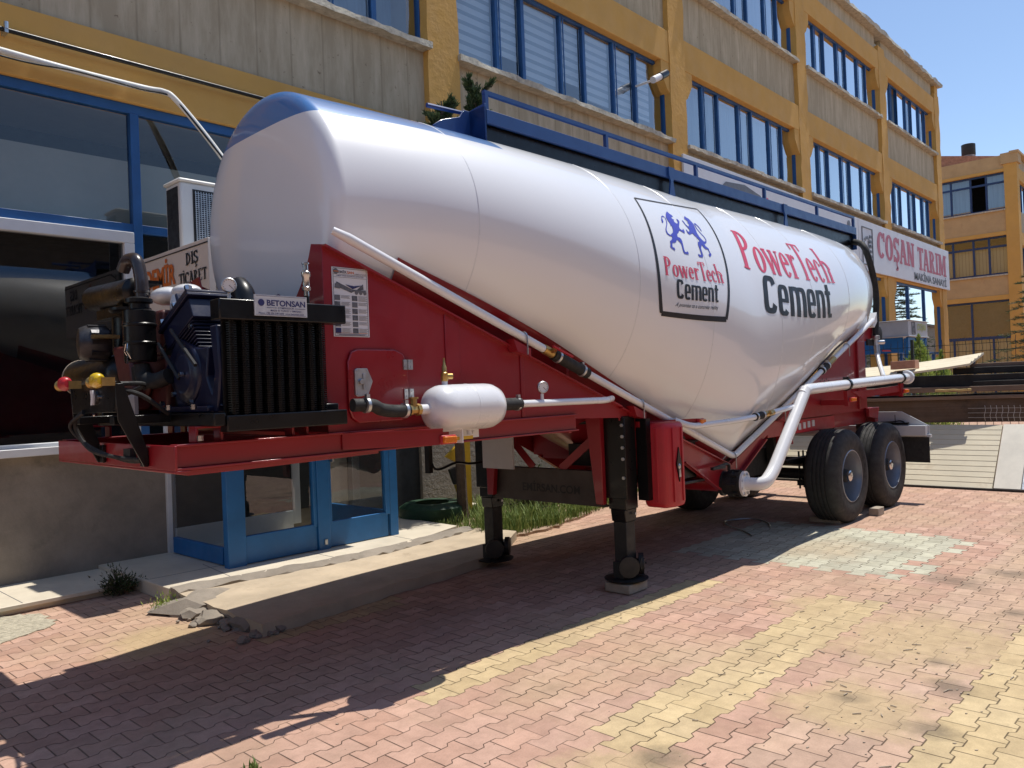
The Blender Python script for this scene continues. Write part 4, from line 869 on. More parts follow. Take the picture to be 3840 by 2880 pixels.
# stack of panels and steel
b0x = 13.22
def lean(y0, y1, o0, o1, z0=.03, z1=.87):
    """slab leaning back: foot at x 12.45, head further away; o0..o1 are offsets along its normal"""
    fx_, hx = 12.45, 13.25; n_ = Vector((-(z1-z0), hx-fx_)).normalized()
    return [[(x+n_.x*o, y, z+n_.y*o) for x, z, o in ((fx_, z0, o0), (hx, z1, o0), (hx, z1, o1), (fx_, z0, o1))] for y in (y0, y1)]
pa = thing("cream_panel", (12.45, 3, 0), "wide cream ribbed panel leaning on edge under the steel stack", "panel")
part(MB().rings(lean(2.63, 6.6, -.05, 0), True), "sheet", m_cream, pa, bevel=0.004)
m_groove = M("cream_groove", (0.56,0.50,0.36), .6)
for k in range(1, 12):
    q = k/12; z = .03+.84*q; x = 12.45+.8*q
    part(MB().bar((x-.0015, 2.63, z+.0015), (x-.0015, 6.6, z+.0015), .005, .003, (-.72, 0, .69)), "groove", m_groove, pa)
pb = thing("cream_panel", (12.45, 2.4, 0), "paler end strip of cream panel beside the wide ribbed panel", "panel")
part(MB().rings(lean(2.29, 2.615, -.05, .012), True), "sheet", M("pale_cream_sheet", (0.68,0.64,0.54), .5), pb, bevel=0.004)
part(MB().rings(lean(2.24, 2.28, -.05, .015), True), "edge_trim", m_zinc, pb); part(MB().box(12.42, 12.44, 2.25, 6.6, 0, .03), "bottom_rail", m_blackmat, pb)
def slab(name, mat, x, th, y0, y1, z0, z1, label, slope=0.0, cat="steel beam", grp="steel sections in the stack", dx=.30):
    y0, y1 = y0*1.044, y1*1.044; z0, z1 = 1.65-(1.65-z0)*1.044, 1.65-(1.65-z1)*1.044; xf = lambda y: x+dx*max(0, (4.4-y))/2.2
    rs_ = []
    for k in range(13):
        y = y0+(y1-y0)*k/12; zo = slope*(y-y0)+.004*math.sin(k*1.3); rs_.append([(xf(y), y, z0+zo), (xf(y)+th, y, z0+zo), (xf(y)+th, y, z1+zo), (xf(y), y, z1+zo)])
    return solo(MB().rings(rs_), name, mat, (x, (y0+y1)/2, z0), label, cat, grp, bevel=0.006)
slab("steel_channel", m_rust, b0x+.0, 1.4, -1.5, 6.4, .93, 1.26, "deep brown rusty steel channel lying directly on the cream panels")
slab("steel_channel", m_rust2, b0x-.06, 1.4, -1.5, 6.4, 1.262, 1.315, "narrow rusty flange just above the deep brown channel")
slab("steel_channel", m_rust2, b0x-.02, 1.3, -1.5, 5.4, 1.35, 1.43, "reddish rusty plate below the black sections", .005)
slab("steel_channel", m_blacksteel, b0x+.02, .5, -1.5, 2.90, 1.44, 1.52, "black steel section with a pale lip at the right end of the stack")
slab("steel_channel", m_blacksteel, b0x+.10, 1.2, -1.5, 4.6, 1.435, 1.62, "thick black steel section under the curved cream sheet")
slab("steel_channel", m_blacksteel, b0x+.25, 1.2, -1.5, 3.2, 1.625, 1.72, "upper black steel section near the right edge of the stack")
slab("steel_channel", m_rust2, b0x+.35, 1.2, -1.5, 3.0, 1.725, 1.80, "topmost brown steel section at the right edge of the stack", -.005)
slab("wood_strip", m_foam, b0x-.14, .06, 2.9, 3.35, 1.385, 1.42, "short yellow wooden strip tucked under the black steel", 0, "wood", None)
wm = MB()
for k in range(12): y_ = 2.05+k*.075; wm.tube([(b0x+.16, y_, .92), (b0x+.15, y_+.01, 1.0), (b0x+.16, y_-.008, 1.08), (b0x+.16, y_, 1.15)], .0035, 5)
for z in (.97, 1.04, 1.11): wm.bar((b0x+.155, 2.0, z), (b0x+.155, 3.1, z), .005, .005)
solo(wm, "wire_mesh", m_zinc, (b0x+.16, 2.4, .95), "scrap of welded wire mesh against the brown channel", "wire mesh", recalc=False)
# ribbed cream sheet on top, curling at its end
sh = MB(); n_ = 40; rs = []; rb = []
for k in range(n_+1):
    q = k/n_; y_ = 4.95-q*1.90; zt = 1.63+.06*q+.10*q*q
    row_ = []; row2 = []
    for j in range(25):
        w_ = j/24; x_ = b0x+.14+.9*w_; prof = .018 if (j % 6) in (2, 3) else 0
        zz_ = zt+.17*w_+prof
        row_.append((x_+.03*math.sin(q*2), y_+.25*w_*0, zz_)); row2.append((x_+.03*math.sin(q*2), y_, zz_-.032-prof))
    rs.append(row_); rb.append(row2)
vs_ = [p_ for r_ in rs for p_ in r_]+[p_ for r_ in rb for p_ in r_]; fs_ = []; nn = 25; off = nn*(n_+1)
for k in range(n_):
    for j in range(nn-1):
        a = k*nn+j; fs_.append((a, a+1, a+nn+1, a+nn)); fs_.append((off+a, off+a+nn, off+a+nn+1, off+a+1))
    fs_.append((k*nn, (k+1)*nn, off+(k+1)*nn, off+k*nn)); fs_.append((k*nn+nn-1, off+k*nn+nn-1, off+(k+1)*nn+nn-1, (k+1)*nn+nn-1))
for j in range(nn-1): fs_.append((n_*nn+j, n_*nn+j+1, off+n_*nn+j+1, off+n_*nn+j)); fs_.append((j, off+j, off+j+1, j+1))
sh.add(vs_, fs_); solo(sh, "ribbed_sheet", m_cream, (b0x, 4, 1.6), "sunlit cream ribbed sheet lying on top of the steel stack", "metal sheet", smooth=30)
solo(MB().prism([(3.83, 1.755), (4.20, 1.745), (4.20, 1.875), (3.83, 1.885)], 'X', b0x+.22, b0x+.44), "brick", m_brick, (b0x, 3.9, 1.73), "pale brick weighing down the cream sheet", "brick", None, bevel=0.006)
# green tyre planter, warning sign, bricks
ty = MB(); ty.lathe([(.22, .0), (.34, .0), (.42, .05), (.43, .12), (.42, .2), (.34, .25), (.22, .25), (.24, .2), (.24, .05)], (6.55, 7.6, .03), (0, 0, 1), 40, False)
ty.add([], []); solo(ty, "tyre", m_greentyre, (6.55, 7.6, .03), "green painted tyre lying flat beside the lobby", "tyre")
ws = thing("warning_sign", (7.0, 7.55, 0), "yellow and black arrow sign leaning on the rough wall behind the far leg", "sign")
part(MB().prism([(6.78, .83), (7.06, 1.02), (7.06, .70)], 'Y', 7.56, 7.60).prism([(7.065, 1.0), (7.12, 1.0), (7.12, .05), (7.065, .2)], 'Y', 7.56, 7.60), "yellow_arrow", m_yellowsign, ws)
part(MB().prism([(6.83, .66), (7.065, .71), (7.065, .48), (6.91, .46)], 'Y', 7.555, 7.595), "black_chevron", m_blackmat, ws)
part(MB().prism([(6.93, .45), (7.06, .47), (7.06, .12)], 'Y', 7.56, 7.60).box(7.12, 7.25, 7.6, 7.64, .05, 1.05), "lower_arrow", m_yellowsign, ws)
solo(MB().box(6.98, 7.5, 7.75, 7.95, .03, .13), "stone_block", m_marble, (7.2, 7.85, .03), "pale stone block at the foot of the rough wall", "block", bevel=0.01)
solo(MB().box(9.66, 9.86, 3.22, 3.33, 0, .09), "brick", m_cinder, (9.76, 3.27, 0), "dusty brick lying on the paving beside the rear wheel", "brick", "loose bricks", bevel=0.006)
solo(MB().box(5.10, 5.36, 3.60, 3.84, .004, .078), "wooden_block", m_cinder, (5.17, 3.66, 0), "block of timber under the near landing foot", "block", bevel=0.008)
solo(MB().box(8.93, 9.16, 3.40, 3.75, 0, .06), "wheel_chock", m_cinder, (9.05, 3.6, 0), "dark chock wedged under the front near wheel", "chock", bevel=0.008)
solo(MB().tube(smoothpath([(8.35, 3.95, .012), (8.6, 4.1, .012), (8.75, 4.35, .012), (8.5, 4.55, .012), (8.2, 4.4, .02), (8.0, 4.1, .012), (7.8, 3.9, .012)], 6), .009, 6), "wire", m_zinc, (8.3, 4.2, 0), "loop of loose wire on the paving under the trailer", "wire")
# vegetation beside the apron
def blades(mb, rg, x_, y_, z_, n, h, spread):
    for _ in range(n):
        a = rg.uniform(0, 6.28); r_ = rg.uniform(0, spread); bx_, by_ = x_+r_*math.cos(a), y_+r_*math.sin(a); hh = h*rg.uniform(.45, 1.2); ln = rg.uniform(.15, .6)*hh; a2 = rg.uniform(0, 6.28)
        dx, dy = math.cos(a2), math.sin(a2); w_ = rg.uniform(.003, .006); px, py = -dy*w_, dx*w_
        mb.add([(bx_-px, by_-py, z_), (bx_+px, by_+py, z_), (bx_+dx*ln*.35+px*.8, by_+dy*ln*.35+py*.8, z_+hh*.65), (bx_+dx*ln, by_+dy*ln, z_+hh), (bx_+dx*ln*.35-px*.8, by_+dy*ln*.35-py*.8, z_+hh*.65)], [(0,1,2,4), (4,2,3)])
rg = random.Random(31); gm_ = MB()
for _ in range(950):
    x_ = rg.uniform(6.2, 12.5); y_ = rg.uniform(6.1+.24*max(0, x_-7.2), 8.15)
    if math.hypot(x_-6.55, y_-7.6) < .5 and rg.random() < .8: continue
    blades(gm_, rg, x_, y_, .03, rg.randint(20, 36), rg.choice((.06, .09, .13, .20)), .13)
solo(gm_, "grass", m_grass, (8.5, 7.2, .03), None, None, kind="stuff", smooth=0, recalc=False)
def bush(loc, h, r0, seed, label, mat, n=160, nl=22):
    rg = random.Random(seed); x_, y_, z_ = loc; t_ = thing("bush", loc, label, "bush"); st_ = MB(); cr = MB()
    for k in range(n):
        a = rg.uniform(0, 6.28); el = rg.uniform(.25, 1.4); ln = h*rg.uniform(.5, 1.1); d = Vector((math.cos(a)*math.cos(el)*r0/h*1.3, math.sin(a)*math.cos(el)*r0/h*1.3, math.sin(el))); e_ = Vector((x_, y_, z_))+d*ln
        st_.tube([(x_+rg.uniform(-.04, .04), y_+rg.uniform(-.04, .04), z_), Vector((x_, y_, z_))+d*ln*.5+Vector((0, 0, .03)), e_], [.006, .004, .002], 4)
        leaf_cloud(cr, lambda g_: (Vector((x_, y_, z_)).lerp(e_, g_.uniform(.35, 1.02))+Vector((g_.gauss(0, .02), g_.gauss(0, .02), g_.gauss(0, .02))), d), nl, .04, rg, aspect=.4)
    part(st_, "stem", m_bark, t_, recalc=False); part(cr, "foliage", mat, t_, smooth=0, recalc=False)
bush((7.75, 6.95, .03), .62, .5, 41, "scraggly bush in the grass under the trailer", m_bush)
bush((2.62, 7.26, 0), .24, .16, 42, "dark weed growing at the inner corner of the marble step", m_weed, 46, 16)
tf_ = MB(); rg = random.Random(55); blades(tf_, rg, 6.28, 6.35, .03, 60, .42, .10); blades(tf_, rg, 6.6, 6.2, .03, 90, .3, .2); blades(tf_, rg, 7.1, 6.35, .03, 120, .28, .25)
solo(tf_, "grass_tuft", m_grass, (6.5, 6.3, .03), "tuft of long pale grass at the corner of the lobby slab", "grass", smooth=0, recalc=False)
tw = MB(); rg = random.Random(56); blades(tw, rg, 1.72, 3.28, 0, 34, .05, .035); solo(tw, "weed", m_grass, (1.72, 3.28, 0), "tiny green weed in a paving joint near the bottom edge", "weed", smooth=0, recalc=False)
tw = MB(); leaf_cloud(tw, lambda g_: ((2.62+g_.gauss(0, .05), 6.35+g_.gauss(0, .05), .03+abs(g_.gauss(0, .04))), (0, 0, 1)), 120, .035, rg); solo(tw, "weed", m_thuja, (2.62, 6.35, 0), "small bright weed beside the broken concrete", "weed", smooth=0, recalc=False)
# grit, twigs and chips on the paving
rg = random.Random(77); gb = MB()
for _ in range(260):
    if rg.random() < .5: x_, y_ = rg.uniform(1.2, 9.5), rg.uniform(.7, 5.0)
    else:
        cx_, cy__ = rg.choice(((4.6, 1.3), (6.9, 1.8), (4.0, 1.2), (5.3, 1.5), (3.2, 5.2), (4.6, 3.5))); x_, y_ = rg.gauss(cx_, .3), rg.gauss(cy__, .2)
    r_ = rg.uniform(.002, .007); rock_c = [(x_+r_*math.cos(a+rg.random())*rg.uniform(.6, 1.3), y_+r_*math.sin(a)*rg.uniform(.6, 1.3)) for a in (0, 1.3, 2.5, 3.7, 5.0)]
    gb.prism(rock_c, 'Z', 0.0, r_*rg.uniform(.5, 1.1))
for _ in range(40):
    x_, y_ = rg.gauss(4.6, .7), rg.gauss(1.5, .45); a = rg.uniform(0, 6.28); l_ = rg.uniform(.02, .06); gb.bar((x_, y_, .004), (x_+l_*math.cos(a), y_+l_*math.sin(a), .006), .004, .004)
solo(gb, "paving_grit", m_cinder, (5, 2, 0), None, None, kind="stuff", smooth=0)

# ================================================================== CEMENT TRAILER
YC = 4.5; TOP = 3.6
T_ = thing("cement_tanker_trailer", (4.5, 4.5, 0), "white cement tank trailer with blue crown and red chassis parked on landing legs", "trailer", None, R(-0.9))
A_ = [(2.66,.82),(3.3,.94),(4.2,1.07),(5.2,1.17),(6.86,1.21),(8.5,1.15),(9.6,1.05),(10.4,.93),(10.85,.83)]
B_ = [(2.66,1.96),(3.3,1.97),(4.2,1.75),(5.2,1.33),(6.86,.55),(8.5,1.19),(9.6,1.64),(10.4,1.82),(10.85,1.94)]
def herm(T, x):
    n = len(T)
    if x <= T[0][0]: return T[0][1]
    if x >= T[-1][0]: return T[-1][1]
    for i in range(n-1):
        if T[i][0] <= x <= T[i+1][0]: break
    sl = lambda j: (T[j+1][1]-T[j][1])/(T[j+1][0]-T[j][0])
    tn = lambda j: sl(0) if j == 0 else (sl(n-2) if j == n-1 else .5*(sl(j-1)+sl(j)))
    h = T[i+1][0]-T[i][0]; t = (x-T[i][0])/h; m0, m1 = tn(i), tn(i+1)
    return (2*t**3-3*t*t+1)*T[i][1]+(t**3-2*t*t+t)*h*m0+(-2*t**3+3*t*t)*T[i+1][1]+(t**3-t*t)*h*m1
def sec(x):
    a = herm(A_, x); zb = herm(B_[:5], x) if x <= 6.86 else herm(B_[4:], x)
    return a, (TOP-zb)/2, (TOP+zb)/2
def tank_pt(x, th, off=0.0):
    a, b, zc = sec(x); return Vector((x, YC-(a+off)*math.cos(th), zc+(b+off)*math.sin(th)))
NS = 144; tm = MB(); rs = []
def ringat(x, k, xs): 
    a, b, zc = sec(xs); return [(x, YC-a*k*math.cos(2*math.pi*j/NS), zc+b*k*math.sin(2*math.pi*j/NS)) for j in range(NS)]
for x, k in ((2.545,.001),(2.547,.3),(2.553,.58),(2.563,.78),(2.577,.88),(2.590,.93),(2.605,.962),(2.622,.984),(2.642,.997)): rs.append(ringat(x, k, 2.66))
xs_ = [2.66+(6.86-2.66)*i/44 for i in range(45)]+[6.86+(10.85-6.86)*i/40 for i in range(1, 41)]
for x in xs_: rs.append(ringat(x, 1, x))
for x, k in ((10.88,.995),(10.93,.975),(10.97,.93),(11.0,.86),(11.04,.7),(11.07,.45),(11.085,.001)): rs.append(ringat(x, k, 10.85))
tm.rings(rs); tank = part(tm, "tank", m_tank, T_, "white tank with a blue painted crown", smooth=50)
for x in (3.55, 5.05, 6.05, 7.35, 8.2, 9.4, 10.45):
    sm = MB(); rr = []
    for dx, o in ((-.006, .000), (-.003, .0022), (.003, .0022), (.006, .000)):
        rr.append([tank_pt(x+dx, R(a), o) for a in range(-52, 66, 3)])
    vs_ = [q for r_ in rr for q in r_]; n_ = len(rr[0])
    sm.add(vs_, [(k*n_+i, k*n_+i+1, (k+1)*n_+i+1, (k+1)*n_+i) for k in range(3) for i in range(n_-1)]); part(sm, "weld_seam", m_white, tank, recalc=False)
# --- lettering on the tank: unit shapes mapped onto the curved skin
def wrap(sh_, quad, off=0.003, nu=14, nv=12, y0=None, y1=None):
    vs, fs = cut_shape(norm_shape(sh_, y0, y1), nu, nv); mb = MB(); bl_, br_, tr_, tl_ = quad
    out = []
    for u, v, w in vs:
        x = (1-u)*(1-v)*bl_[0]+u*(1-v)*br_[0]+u*v*tr_[0]+(1-u)*v*tl_[0]; th = (1-u)*(1-v)*bl_[1]+u*(1-v)*br_[1]+u*v*tr_[1]+(1-u)*v*tl_[1]
        out.append(tank_pt(x, th, off+w))
    return mb.add(out, fs)
LION1 = [(5.794, 0.6669), (5.808, 0.6486), (5.834, 0.6383), (5.836, 0.6251), (5.807, 0.6178), (5.79, 0.6048), (5.795, 0.5943), (5.819, 0.5943), (5.812, 0.5884), (5.796, 0.5845), (5.796, 0.5687), (5.815, 0.559), (5.839, 0.5662), (5.863, 0.5848), (5.873, 0.6133), (5.889, 0.6186), (5.903, 0.606), (5.898, 0.5931), (5.83, 0.5352), (5.825, 0.5176), (5.847, 0.5107), (5.872, 0.5191), (5.884, 0.5342), (5.889, 0.5245), (5.887, 0.508), (5.868, 0.4879), (5.835, 0.4934), (5.797, 0.4979), (5.766, 0.4748), (5.718, 0.4469), (5.708, 0.4244), (5.738, 0.4261), (5.754, 0.4173), (5.755, 0.4015), (5.735, 0.3368), (5.736, 0.3184), (5.763, 0.3231), (5.781, 0.3331), (5.79, 0.3258), (5.784, 0.3093), (5.746, 0.3042), (5.717, 0.3023), (5.708, 0.3144), (5.72, 0.374), (5.712, 0.3819), (5.682, 0.3971), (5.669, 0.3916), (5.652, 0.3755), (5.617, 0.3575), (5.578, 0.3496), (5.564, 0.3283), (5.557, 0.31), (5.58, 0.3154), (5.588, 0.3032), (5.577, 0.2911), (5.555, 0.2953), (5.527, 0.3006), (5.525, 0.3119), (5.544, 0.3356), (5.549, 0.3561), (5.567, 0.3628), (5.601, 0.3856), (5.614, 0.4061), (5.578, 0.4025), (5.549, 0.4106), (5.549, 0.4336), (5.567, 0.4589), (5.626, 0.5107), (5.655, 0.5484), (5.662, 0.5728), (5.646, 0.5775), (5.626, 0.571), (5.606, 0.556), (5.595, 0.5249), (5.581, 0.5106), (5.56, 0.5038), (5.574, 0.5336), (5.602, 0.5606), (5.617, 0.5761), (5.641, 0.5879), (5.661, 0.5858), (5.672, 0.5696), (5.659, 0.5381), (5.641, 0.5143), (5.584, 0.463), (5.568, 0.4408), (5.57, 0.4207), (5.6, 0.4141), (5.617, 0.4245), (5.659, 0.447), (5.684, 0.4738), (5.704, 0.5133), (5.683, 0.5083), (5.694, 0.5273), (5.686, 0.5559), (5.69, 0.5828), (5.722, 0.6177), (5.752, 0.6405)]
LION2 = [(6.107, 0.7006), (6.11, 0.6871), (6.143, 0.6809), (6.159, 0.6572), (6.168, 0.6356), (6.144, 0.5987), (6.128, 0.5647), (6.119, 0.5491), (6.124, 0.5212), (6.138, 0.5047), (6.169, 0.4895), (6.203, 0.4981), (6.223, 0.5162), (6.218, 0.536), (6.184, 0.566), (6.163, 0.5973), (6.175, 0.6284), (6.194, 0.6504), (6.215, 0.6566), (6.229, 0.6508), (6.249, 0.629), (6.25, 0.5912), (6.237, 0.5911), (6.232, 0.6195), (6.213, 0.6421), (6.201, 0.643), (6.187, 0.6252), (6.179, 0.6007), (6.199, 0.5693), (6.233, 0.5392), (6.236, 0.5164), (6.212, 0.491), (6.19, 0.4802), (6.156, 0.4693), (6.157, 0.4523), (6.197, 0.4422), (6.191, 0.4157), (6.202, 0.4049), (6.2, 0.3939), (6.157, 0.3713), (6.147, 0.3809), (6.152, 0.3924), (6.171, 0.394), (6.179, 0.4085), (6.174, 0.4314), (6.136, 0.4235), (6.111, 0.4305), (6.095, 0.4492), (6.052, 0.4157), (6.043, 0.3994), (6.033, 0.3526), (6.014, 0.337), (5.955, 0.3315), (5.951, 0.3491), (5.962, 0.3538), (5.984, 0.3503), (6.001, 0.3527), (6.011, 0.3667), (6.017, 0.4033), (6.023, 0.4386), (6.043, 0.4603), (6.076, 0.4687), (6.084, 0.4867), (6.049, 0.5023), (6.024, 0.5242), (5.949, 0.4972), (5.93, 0.5072), (5.933, 0.5346), (5.943, 0.5396), (5.952, 0.5241), (5.968, 0.5249), (5.996, 0.5408), (6.002, 0.5557), (5.99, 0.5694), (5.975, 0.5912), (5.97, 0.622), (5.984, 0.6297), (5.995, 0.6131), (5.99, 0.5962), (6.018, 0.5815), (6.036, 0.5883), (6.063, 0.6115), (6.042, 0.6199), (6.061, 0.6227), (6.077, 0.6381), (6.068, 0.6495), (6.041, 0.6522), (6.058, 0.67)]
BORDER = [(5.369, 0.6872), (6.613, 0.9022), (6.441, 0.4123), (6.241, -0.0222), (5.32, -0.1985), (5.277, 0.1585)]
PT = [(6.811, 0.4197), (8.944, 0.1966), (8.882, 0.5923), (6.961, 0.7356)]
CE = [(6.978, 0.1219), (8.717, -0.1123), (8.698, 0.2035), (7.097, 0.3728)]
PTS = [(5.364, 0.0698), (6.284, 0.215), (6.267, 0.3392), (5.373, 0.2045)]
CES = [(5.505, -0.0523), (6.125, 0.0601), (6.158, 0.1778), (5.509, 0.0807)]
SL = [(5.477, -0.1178), (6.116, 0.0049), (6.113, 0.0379), (5.503, -0.0782)]

pt_shape = lambda: serif_shape("PowerTech", 0.14, 0.052, 0.045, 0.035, 0.03)
part(wrap(pt_shape(), PT), "lettering", m_ink_red, tank, "large red lettering on the tank side", smooth=0, recalc=False)
part(wrap(impact_shape("Cement"), CE), "lettering", m_ink_black, tank, "large black lettering on the tank side", smooth=0, recalc=False)
part(wrap(pt_shape(), PTS, nu=10, nv=8), "lettering", m_ink_red, tank, "small red lettering inside the bordered emblem", smooth=0, recalc=False)
part(wrap(impact_shape("Cement"), CES, nu=10, nv=8), "lettering", m_ink_black, tank, "small black lettering inside the bordered emblem", smooth=0, recalc=False)
part(wrap(font_shape("A promise to a concrete reality", 0.0, 0.28), SL, nu=16, nv=4), "lettering", m_ink_black, tank, "thin slanted slogan inside the bordered emblem", smooth=0, recalc=False)
for pl_ in (LION1, LION2):
    vs, fs = cut_shape(poly_shape(pl_), 6, 8); mb = MB(); mb.add([tank_pt(v[0], v[1], .003) for v in vs], fs); part(mb, "emblem_lion", m_ink_blue, tank, smooth=0, recalc=False)
def edge(pts, w0, w1):
    mb = MB(); n_ = 24; q = []
    for i in range(n_+1):
        t = i/n_
        if len(pts) == 3:
            x = (1-t)*(1-2*t)*pts[0][0]+4*t*(1-t)*pts[1][0]+t*(2*t-1)*pts[2][0]; th = (1-t)*(1-2*t)*pts[0][1]+4*t*(1-t)*pts[1][1]+t*(2*t-1)*pts[2][1]
        else: x = pts[0][0]+(pts[1][0]-pts[0][0])*t; th = pts[0][1]+(pts[1][1]-pts[0][1])*t
        w = w0+(w1-w0)*t; q.append((x, th, w))
    vert = len(pts) == 3; vs = []
    for x, th, w in q:
        if vert: vs += [tank_pt(x-w/2, th, .0035), tank_pt(x+w/2, th, .0035)]
        else: vs += [tank_pt(x, th-w/2, .003), tank_pt(x, th+w/2, .003)]
    return mb.add(vs, [(2*i, 2*i+1, 2*i+3, 2*i+2) for i in range(n_)])
b_ = BORDER; bm_ = edge([b_[0], b_[5], b_[4]], .018, .045)
for e_ in (edge([b_[1], b_[2], b_[3]], .018, .040), edge([b_[0], b_[1]], .014, .014), edge([b_[4], b_[3]], .034, .034)): bm_.add(e_.v, e_.f)
part(bm_, "emblem_border", m_ink_black, tank, smooth=0, recalc=False)

# --- walkway on the crown
wy0, wy1 = 3.95, 5.05
wk = MB().box(4.08, 11.15, wy0, wy0+.03, 3.60, 3.70).box(4.08, 11.15, wy1-.03, wy1, 3.60, 3.70).box(4.10, 11.13, wy0+.03, wy1-.03, 3.655, 3.665)
def yfoot(dy): return lambda x: (lambda s_: s_[2]+s_[1]*math.sqrt(max(0, 1-(dy/s_[0])**2)))(sec(x))
fp = [(3.46, wy0+.0)]
wk.prism([(3.95, 3.46), (3.95, 3.74), (4.15, 3.72), (4.5, 3.64), (4.85, 3.64), (5.05, 3.72), (5.05, 3.46), (4.9, 3.53), (4.7, 3.585), (4.5, 3.60), (4.3, 3.585), (4.1, 3.53)], 'X', 4.06, 4.075)
wk.prism([(4.075, 3.44), (4.075, 3.72), (4.0, 3.72), (3.96, 3.66), (3.78, 3.60), (3.70, 3.545), (3.85, 3.50)], 'Y', wy0+.16, wy0+.172)
wk.box(4.06, 4.075, wy0, wy0+.17, 3.46, 3.72)
wk.prism([(3.95, 3.40), (3.95, 3.70), (5.05, 3.70), (5.05, 3.40)], 'X', 11.14, 11.155)
walk = part(wk, "walkway", m_walkblue, T_, "blue walkway tray with side boards", bevel=0.003)
part(MB().box(4.09, 11.13, wy0+.10, wy1-.10, 3.56, 3.60), "tray_floor", m_black, walk)
part(MB().box(4.08, 11.14, wy0+.05, wy0+.065, 3.42, 3.60), "tray_gap_shade", m_black, walk)  # black strip painting the shade between side board and tank
for x in (6.5, 8.93): part(MB().prism([(x-.05, 3.70), (x+.05, 3.70), (x+.045, 3.62), (x+.02, 3.57), (x+.05, 3.43), (x-.05, 3.43), (x-.02, 3.57), (x-.045, 3.62)], 'Y', wy0-.018, wy0-.002), "bracket", m_walkblue, walk)
hr = MB().bar((4.07, wy0+.02, 3.825), (11.12, wy0+.02, 3.835), .03, .03)
for x in (4.09, 5.53, 7.0, 8.47, 9.9, 11.1): hr.box(x-.016, x+.016, wy0+.003, wy0+.036, 3.70, 3.815)
part(hr, "handrail", m_walkblue, walk)
for x, y, z, d in ((4.75, 4.5, 3.70, (.26, .06, .27)), (4.9, 4.5, 3.70, (-.12, .18, .30)), (5.3, 4.55, 3.72, (-.2, .02, .17)), (5.35, 4.5, 3.70, (.18, .04, .17)), (7.9, 4.5, 3.72, (.28, .05, .26)), (8.15, 4.4, 3.70, (-.12, .05, .15)), (8.5, 4.45, 3.70, (.18, .0, .13)), (4.15, 4.2, 3.74, (-.38, .05, .0))):
    part(MB().tube([(x, y, z-.06), (x, y, z), Vector((x, y, z))+Vector(d)], .018, 8), "lid_lever", m_walkblue, walk)
for x in (5.1, 8.2): part(MB().lathe([(.25, -.1), (.25, .06), (.27, .07), (.2, .11), (.02, .13)], (x, 4.5, 3.62), (0, 0, 1), 28), "manhole_lid", m_walkblue, walk)

# --- red side plates and belly
def mir(poly): return poly
pl1 = [(2.47, 2.50), (5.15, 1.50), (5.15, 1.40), (4.2, 1.44), (2.47, 1.45)]
vpl = [(5.15, 1.49), (6.84, .88), (7.42, 1.08), (8.7, 1.52), (10.38, 2.22), (10.38, 1.22), (8.05, 1.22), (7.60, 1.06), (7.28, .90), (6.86, .66), (6.62, .66), (6.0, .98), (5.15, 1.38)]
for y in (3.665, 5.323):
    sp_ = part(MB().prism(pl1, 'Y', y, y+.012), "side_plate", m_red, T_, "red side plate with the locker door" if y < 4 else None, bevel=0.002)
    if y < 4: near_plate = sp_
    part(MB().prism(vpl, 'Y', y, y+.012), "side_plate", m_red, T_, bevel=0.002)
    s_ = -1 if y < 4 else 1; yo = y+.006+s_*.02
    fl = MB(); 
    for a, b in (((2.47, 2.49), (5.15, 1.49)), ((5.15, 1.48), (6.84, .87)), ((6.86, .87), (10.4, 2.22))): fl.bar((a[0], yo, a[1]), (b[0], yo, b[1]), .045, .012)
    islands(fl, "edge_flange", m_red, T_)
    part(MB().bar((6.05, yo, .965), (6.64, yo, .655), .05, .012).bar((6.84, yo, .655), (7.60, yo, 1.055), .05, .012), "edge_flange", m_red, T_)
    part(MB().box(10.16, 10.4, y-.03, y+.04, 1.25, 2.10).prism([(10.16, 2.10), (10.4, 2.10), (10.4, 2.2)], 'Y', y-.03, y+.04), "rear_post", m_red, T_, bevel=0.006)
rb_ = MB()
for x0_, x1_ in ((3.34, 3.46), (4.02, 4.05)): rb_.prism([(x0_, 1.46), (x1_, 1.46), (x1_, 2.50-.373*(x1_-2.47)-.03), (x0_, 2.50-.373*(x0_-2.47)-.03)], 'Y', 3.656, 3.665)
islands(rb_, "stiffener", m_red, near_plate, bevel=0.003)
sd_ = MB(); cpts = [(YC-.765*math.cos(R(a)), 2.78+.765*math.sin(R(a))) for a in range(-20, -161, -5)]
sd_.prism([(3.67, 1.46), (3.67, 2.5)]+cpts+[(5.33, 2.5), (5.33, 1.46)], 'X', 2.475, 2.487); part(sd_, "front_saddle", m_red, T_)
bl_ = MB(); rs = []
for i in range(60):
    x = 3.0+7.2*i/59; a, b, zc = sec(x); lim = min(.82/a, .985); t0 = math.asin(lim)
    rs.append([(x, YC-(a+.012)*math.sin(t0*(1-2*j/20)), zc-(b+.012)*math.cos(t0*(1-2*j/20))) for j in range(21)])
vs_ = [q for r_ in rs for q in r_]; bl_.add(vs_, [(k*21+i, k*21+i+1, (k+1)*21+i+1, (k+1)*21+i) for k in range(59) for i in range(20)])
part(bl_, "belly_plate", m_red, T_, "red painted underside of the tank", recalc=False)
for x0_, x1_ in ((4.55, 4.58), (6.05, 6.08), (8.3, 8.33)):
    a, b, zc = sec(x0_); zt = zc-b+.25
    part(MB().box(x0_, x1_, 3.69, 5.31, max(.95, zt-.55), zt), "cross_plate", m_red, T_)
